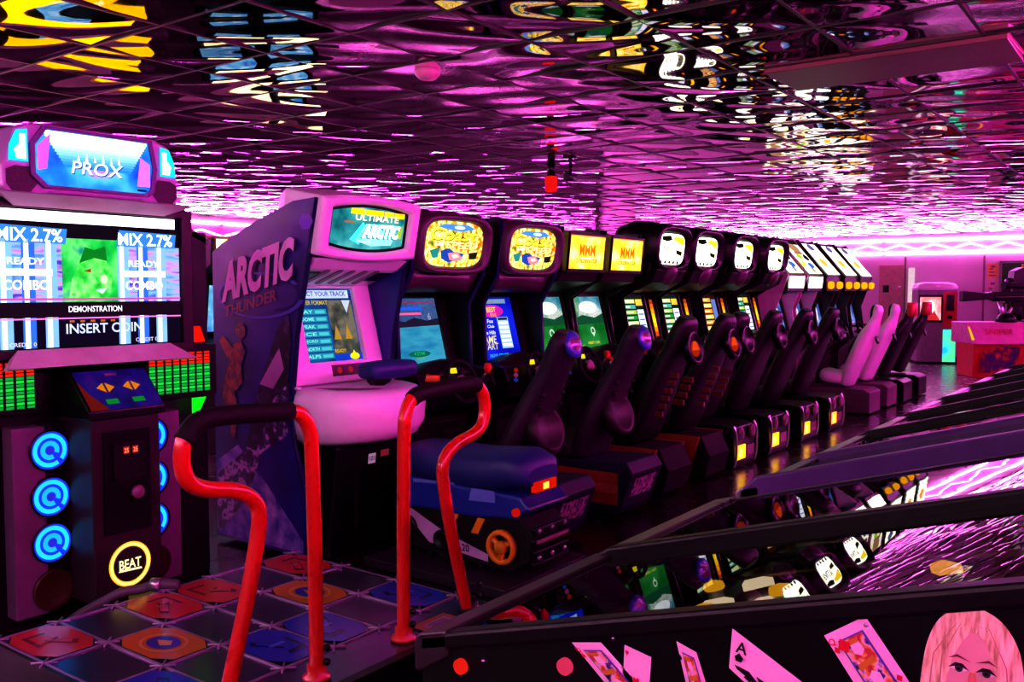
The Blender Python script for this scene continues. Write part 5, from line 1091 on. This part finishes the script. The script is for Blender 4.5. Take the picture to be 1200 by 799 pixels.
def gun_game():
    t = thing('shooting_game_console', 'pink-topped shooting game console with red base near the back wall', 'arcade machine', (-2.72, 18.3, 0), rz=math.radians(-58))
    mb = MB(); mb.prism([(-.38,0),(.28,0),(.34,.62),(-.45,.62)], -.42, .5, pm('red_console_paint', '#b82418', .4)); b = mb.build('base', t, .02)
    mb = MB(); q = Pl(mb, (.315,-.3,.08), UY, (.06,0,.6)); q.poly([(0,0),(.6,.02),(.66,.46),(.3,.5),(-.02,.36)], ramp_pm('console_side_art', [(.35, '#20206a'), (.5, '#5a1a40'), (.62, '#b83a28'), (.72, '#c88040')], .4, 7), 6); mb.build('base_artwork', b, label='dark blue and red printed artwork')
    mb = MB(); mb.prism([(-.5,.60),(.42,.60),(.36,.66),(.1,.98),(-.5,.98)], -.5, .62, pm('pink_console_top', '#c878a8', .4)); tp = mb.build('console_top', t, .02)
    mb = MB(); q = Pl(mb, (.37,-.35,.665), UY, (-.26,0,.32)); q.text('SNIPER', .12, .12, .12, pm('red_console_lettering', '#c02848', .4), 6, w=.5, shear=.2); mb.build('console_lettering', tp, label='red lettering on the console top'); mb = MB(); q = Pl(mb, (.37,-.35,.665), UY, (-.26,0,.32)); q.poly([(-.13,0),(-.08,0),(-.1,.3),(-.13,.3)], em('#ffb020', 1.2), 6); mb.build('edge_light', tp, label='amber edge light')
    t2 = thing('mounted_rifle', 'black mounted toy rifle with scope pointing left over the pink console', 'game gun', (-2.5, 18.45, .98), rz=math.radians(38)); t2.scale = (1.35, 1.5, 1.3)
    # local x along barrel (pointing -x = picture left)
    mb = MB(); mb.tube([(-.2,0,.34),(.35,0,.34)], .06, BLACKM, 12); mb.prism([(-.62,.28),(-.3,.31),(-.2,.3),(.45,.26),(.45,.42),(-.2,.42),(-.3,.4),(-.62,.43)], -.05, .05, BLACKM); r = mb.build('receiver', t2, .012)
    mb = MB(); mb.tube([(-.05,0,.5),(.02,0,.5),(.3,0,.5),(.36,0,.5)], [.06,.045,.045,.06], RUB, 12); mb.box(.0,.04,-.02,.02,.42,.47, RUB); mb.box(.24,.28,-.02,.02,.42,.47, RUB); mb.build('scope', t2)
    mb = MB(); mb.prism([(.05,.28),(.15,.28),(.2,.12),(.1,.1)], -.03, .03, RUB); mb.prism([(.4,.28),(.8,.18),(.85,.4),(.4,.42)], -.04, .04, BLACKM); mb.build('stock', t2, .01)
    mb = MB(); mb.tube([(-.1,0,.3),(-.02,0,.0)], .03, CHROME, 8); mb.tube([(.12,0,.28),(-.02,0,.02)], .018, CHROME, 8); mb.rings([[(a, b, z) for a, b in sup(0,0,.13*s,.13*s,16,2)] for s, z in ((1,.0),(.9,.06),(.5,.12))], BLACKM); mb.build('mount', t2)
    t3 = thing('mounted_rifle', 'second black mounted rifle at the right edge of the picture, behind the other', 'game gun', (-2.48, 19.75, .98), rz=math.radians(38)); t3.scale = (1.2, 1.3, 1.2)
    mb = MB(); mb.prism([(-.25,.26),(.5,.22),(.5,.42),(-.2,.44)], -.05, .05, BLACKM); mb.prism([(-.16,.44),(.2,.44),(.16,.78),(.02,.84),(-.12,.78)], -.09, .09, BLACKM); mb.build('receiver', t3, .015)
    mb = MB(); mb.tube([(-.2,0,.6),(-.02,0,.6)], [.075,.06], RUB, 14); mb.build('scope', t3); mb = MB(); mb.lathe([(0,0),(.055,0),(.05,.01),(0,.015)], pm('violet_lens', '#8a5aa8', .15), tr(-.2,0,.6) @ rot('Y', -PI/2)); mb.build('scope_lens', t3, label='violet scope lens')
    mb = MB(); mb.tube([(0,0,.26),(0,0,0)], .06, BLACKM, 10); mb.build('mount', t3)
    t4 = thing('shooting_game_console', 'dark shooting game console holding the second rifle at the right edge', 'arcade machine', (-2.4, 19.8, 0), rz=math.radians(-58))
    mb = MB(); mb.prism([(-.3,0),(.3,0),(.36,.7),(.3,.98),(-.36,.98)], -.3, .3, CHAR); mb.build('base', t4, .02); mb = MB(); mb.box(.335,.345,-.25,.25,.6,.72, em('#d83a18', .4)); mb.build('lit_strip', t4)
gun_game()
# back wall details
yb2 = YB-.012
def wallbox(nm, x0, x1, z0, z1, mat, d=.02): mb = MB(); mb.box(x0,x1,YB-d,YB-.001,z0,z1,mat); return mb
mb = wallbox('d', -5.55,-5.02,0,2.12, pm('tan_door_paint', '#b08a80', .5), .05); d1 = struct(mb.build('door_1', None, .006))
mb = MB(); mb.box(-5.46,-5.33,YB-.06,YB-.045,1.5,1.66, BLACK); mb.build('door_vent', d1)
mb = MB(); mb.lathe([(0,0),(.03,0),(.03,.03),(0,.04)], CHROME, tr(-5.1,YB-.05,1.62) @ rot('X', PI/2), 12); mb.build('door_knob', d1)
for k, (x, lab) in enumerate(((-5.0,''),(-3.4,''),)): struct(wallbox('p', x-.02, x+.02, 0, 2.3, pm('wall_seam_trim', '#8a6078', .5), .015).build('trim_%d' % (3+k)))
struct(wallbox('p', -4.92, -4.8, 0.1, 2.05, em('#ffd8e8', .8), .06).build('trim_6'))
mb = wallbox('d', -3.05,-2.45,0,2.12, pm('dark_door_glass', '#22141e', .25), .05); d2 = struct(mb.build('door_2'))
mb = wallbox('f', -3.1,-3.05,0,2.17, GREYP, .07); mb.box(-2.45,-2.4,YB-.07,YB-.001,0,2.17,GREYP); mb.box(-3.1,-2.4,YB-.07,YB-.001,2.12,2.17,GREYP); mb.build('door_frame', d2)
mb = MB(); mb.box(-2.82,-2.7,YB-.06,YB-.052,1.55,1.9, pm('white_notice_paper', '#c8a8c8', .6)); mb.build('door_notice', d2, label='white paper notice')
mb = MB(); mb.tube([(-2.95,YB-.09,1.0),(-2.95,YB-.09,1.5)], .02, CHROME, 8); mb.build('door_handle', d2)
for x0, x1, z0, z1, c, c2, lab in ((-3.34,-3.12,1.8,2.12,'#d8a060','#8a4a40','orange-yellow poster left of the dark door'),(-3.34,-3.12,1.38,1.77,'#d8a0b8','#8a5070','pinkish poster under the orange-yellow poster'),(-2.69,-2.5,1.85,2.1,'#d8b040','#8a5020','yellow notice stuck on the dark door at the right edge')):
    dd = .052 if x0 > -3 else .0; mb = MB(); mb.box(x0,x1,YB-dd-.008,YB-dd-.0005,z0,z1, pm('poster_paper_'+c[1:], c, .6, scale=20)); q = Pl(mb, (x0, YB-dd-.0085, z0), (1,0,0), VZ)
    for k in range(3): q.rect(.04, .05+.07*k, (x1-x0)-.05-.03*k, .08+.07*k, pm('poster_ink_'+c2[1:], c2, .6), 1)
    q.ell((x1-x0)/2, (z1-z0)*.8, .05, .03, pm('poster_ink_'+c2[1:], c2, .6), 1, 14); tag(mb.build('wall_poster'), lab, 'poster')

# ceiling fittings
t = thing('ceiling_beacon', 'small red beacon on a dark rod hanging from the mirrored ceiling', 'light', (-4.85, 7.23, HC))
mb = MB(); mb.tube([(0,0,-.16),(0,0,.0)], .04, BLACKM, 10); mb.build('rod', t)
mb = MB(); mb.lathe([(0,-.30),(.055,-.29),(.06,-.16),(.05,-.15),(0,-.15)], em('#ff2020', .8), Matrix.Identity(4)); mb.build('lens', t, label='red glowing lens')
t = thing('ceiling_camera', 'small dark camera hanging from the mirrored ceiling beside the red beacon', 'camera', (-4.81, 7.51, HC))
mb = MB(); mb.tube([(0,0,-.1),(0,0,0)], .02, BLACKM, 8); mb.build('stem', t)
mb = MB(); mb.rings([[(a*.03/.05, y*1.0, b-.13) for a, b in sup(0,0,.05,.045,12,3)] for y in (-.08,.08)], BLACKM); mb.build('camera_body', t)
mb = MB(); mb.lathe([(0,-.055),(.045,-.05),(.07,-.025),(.075,0),(0,0)], pm('pink_white_dome', '#e090b0', .4), Matrix.Identity(4), 20)
o = mb.build('smoke_detector', None, 0, (-3.43, 3.87, HC-.002)); tag(o, 'round pinkish smoke detector on the mirrored ceiling above the racing machines', 'smoke detector')
mb = MB(); mb.box(-1.9,-.7,4.95,5.5,HC-.03,HC-.002, ramp_pm('brown_ceiling_panel', [(.35, '#5a2a34'), (.6, '#7a4048')], .4, 2)); struct(mb.build('trim_7', None, .005))

# machines standing behind the dance machine (their lit tops show in the mirrored ceiling)
def back_cab(Y, col, label, w=.95, mh=.2):
    t = thing('upright_arcade_cabinet', label, 'arcade machine', (-7.2, Y, 0), 'machines behind the dance machine')
    mb = MB(); mb.box(-.8,-.1,-w/2,w/2,2.03,2.06, pm('tan_top_board', '#a08468', .6)); mb.prism([(-.8,0),(-.8,2.0),(-.1,2.04),(-.12,1.78),(-.3,1.7),(-.36,1.1),(.05,1.0),(.05,.8),(-.1,.0)], -w/2, w/2, DARKP); mb.build('cabinet_body', t, .01)
    mb = MB(); q = Pl(mb, (-.09,-w/2+.04,2.03-mh), UY, (0,0,1)); q.rect(0,0,w-.08,mh, em(col, 3.2), 1); q.text('ARCADE', .5*(w-.08), .05, .06, em('#fff4c0', 3.5), 2, center=True); mb.build('marquee_panel', t)
    mb = MB(); q = Pl(mb, (-.345,-.25,1.15), UY, (.06,0,.5)); q.rect(0,0,.5,.45, emramp('rear_screen_print', [(.3, '#2a6ac0'), (.55, '#70b8e0'), (.68, '#e8f0ff')], 1.2, 6), 2); mb.build('screen', t)
back_cab(3.94, '#ffb400', 'upright cabinet with a glowing yellow marquee behind the dance machine', 1.3, .45)
back_cab(5.55, '#ffd8a0', 'upright cabinet with a warm white marquee behind the blue snowmobile machine', .7)
back_cab(6.3, '#fff0b0', 'upright cabinet with a pale yellow marquee behind the first racing machine', .7)
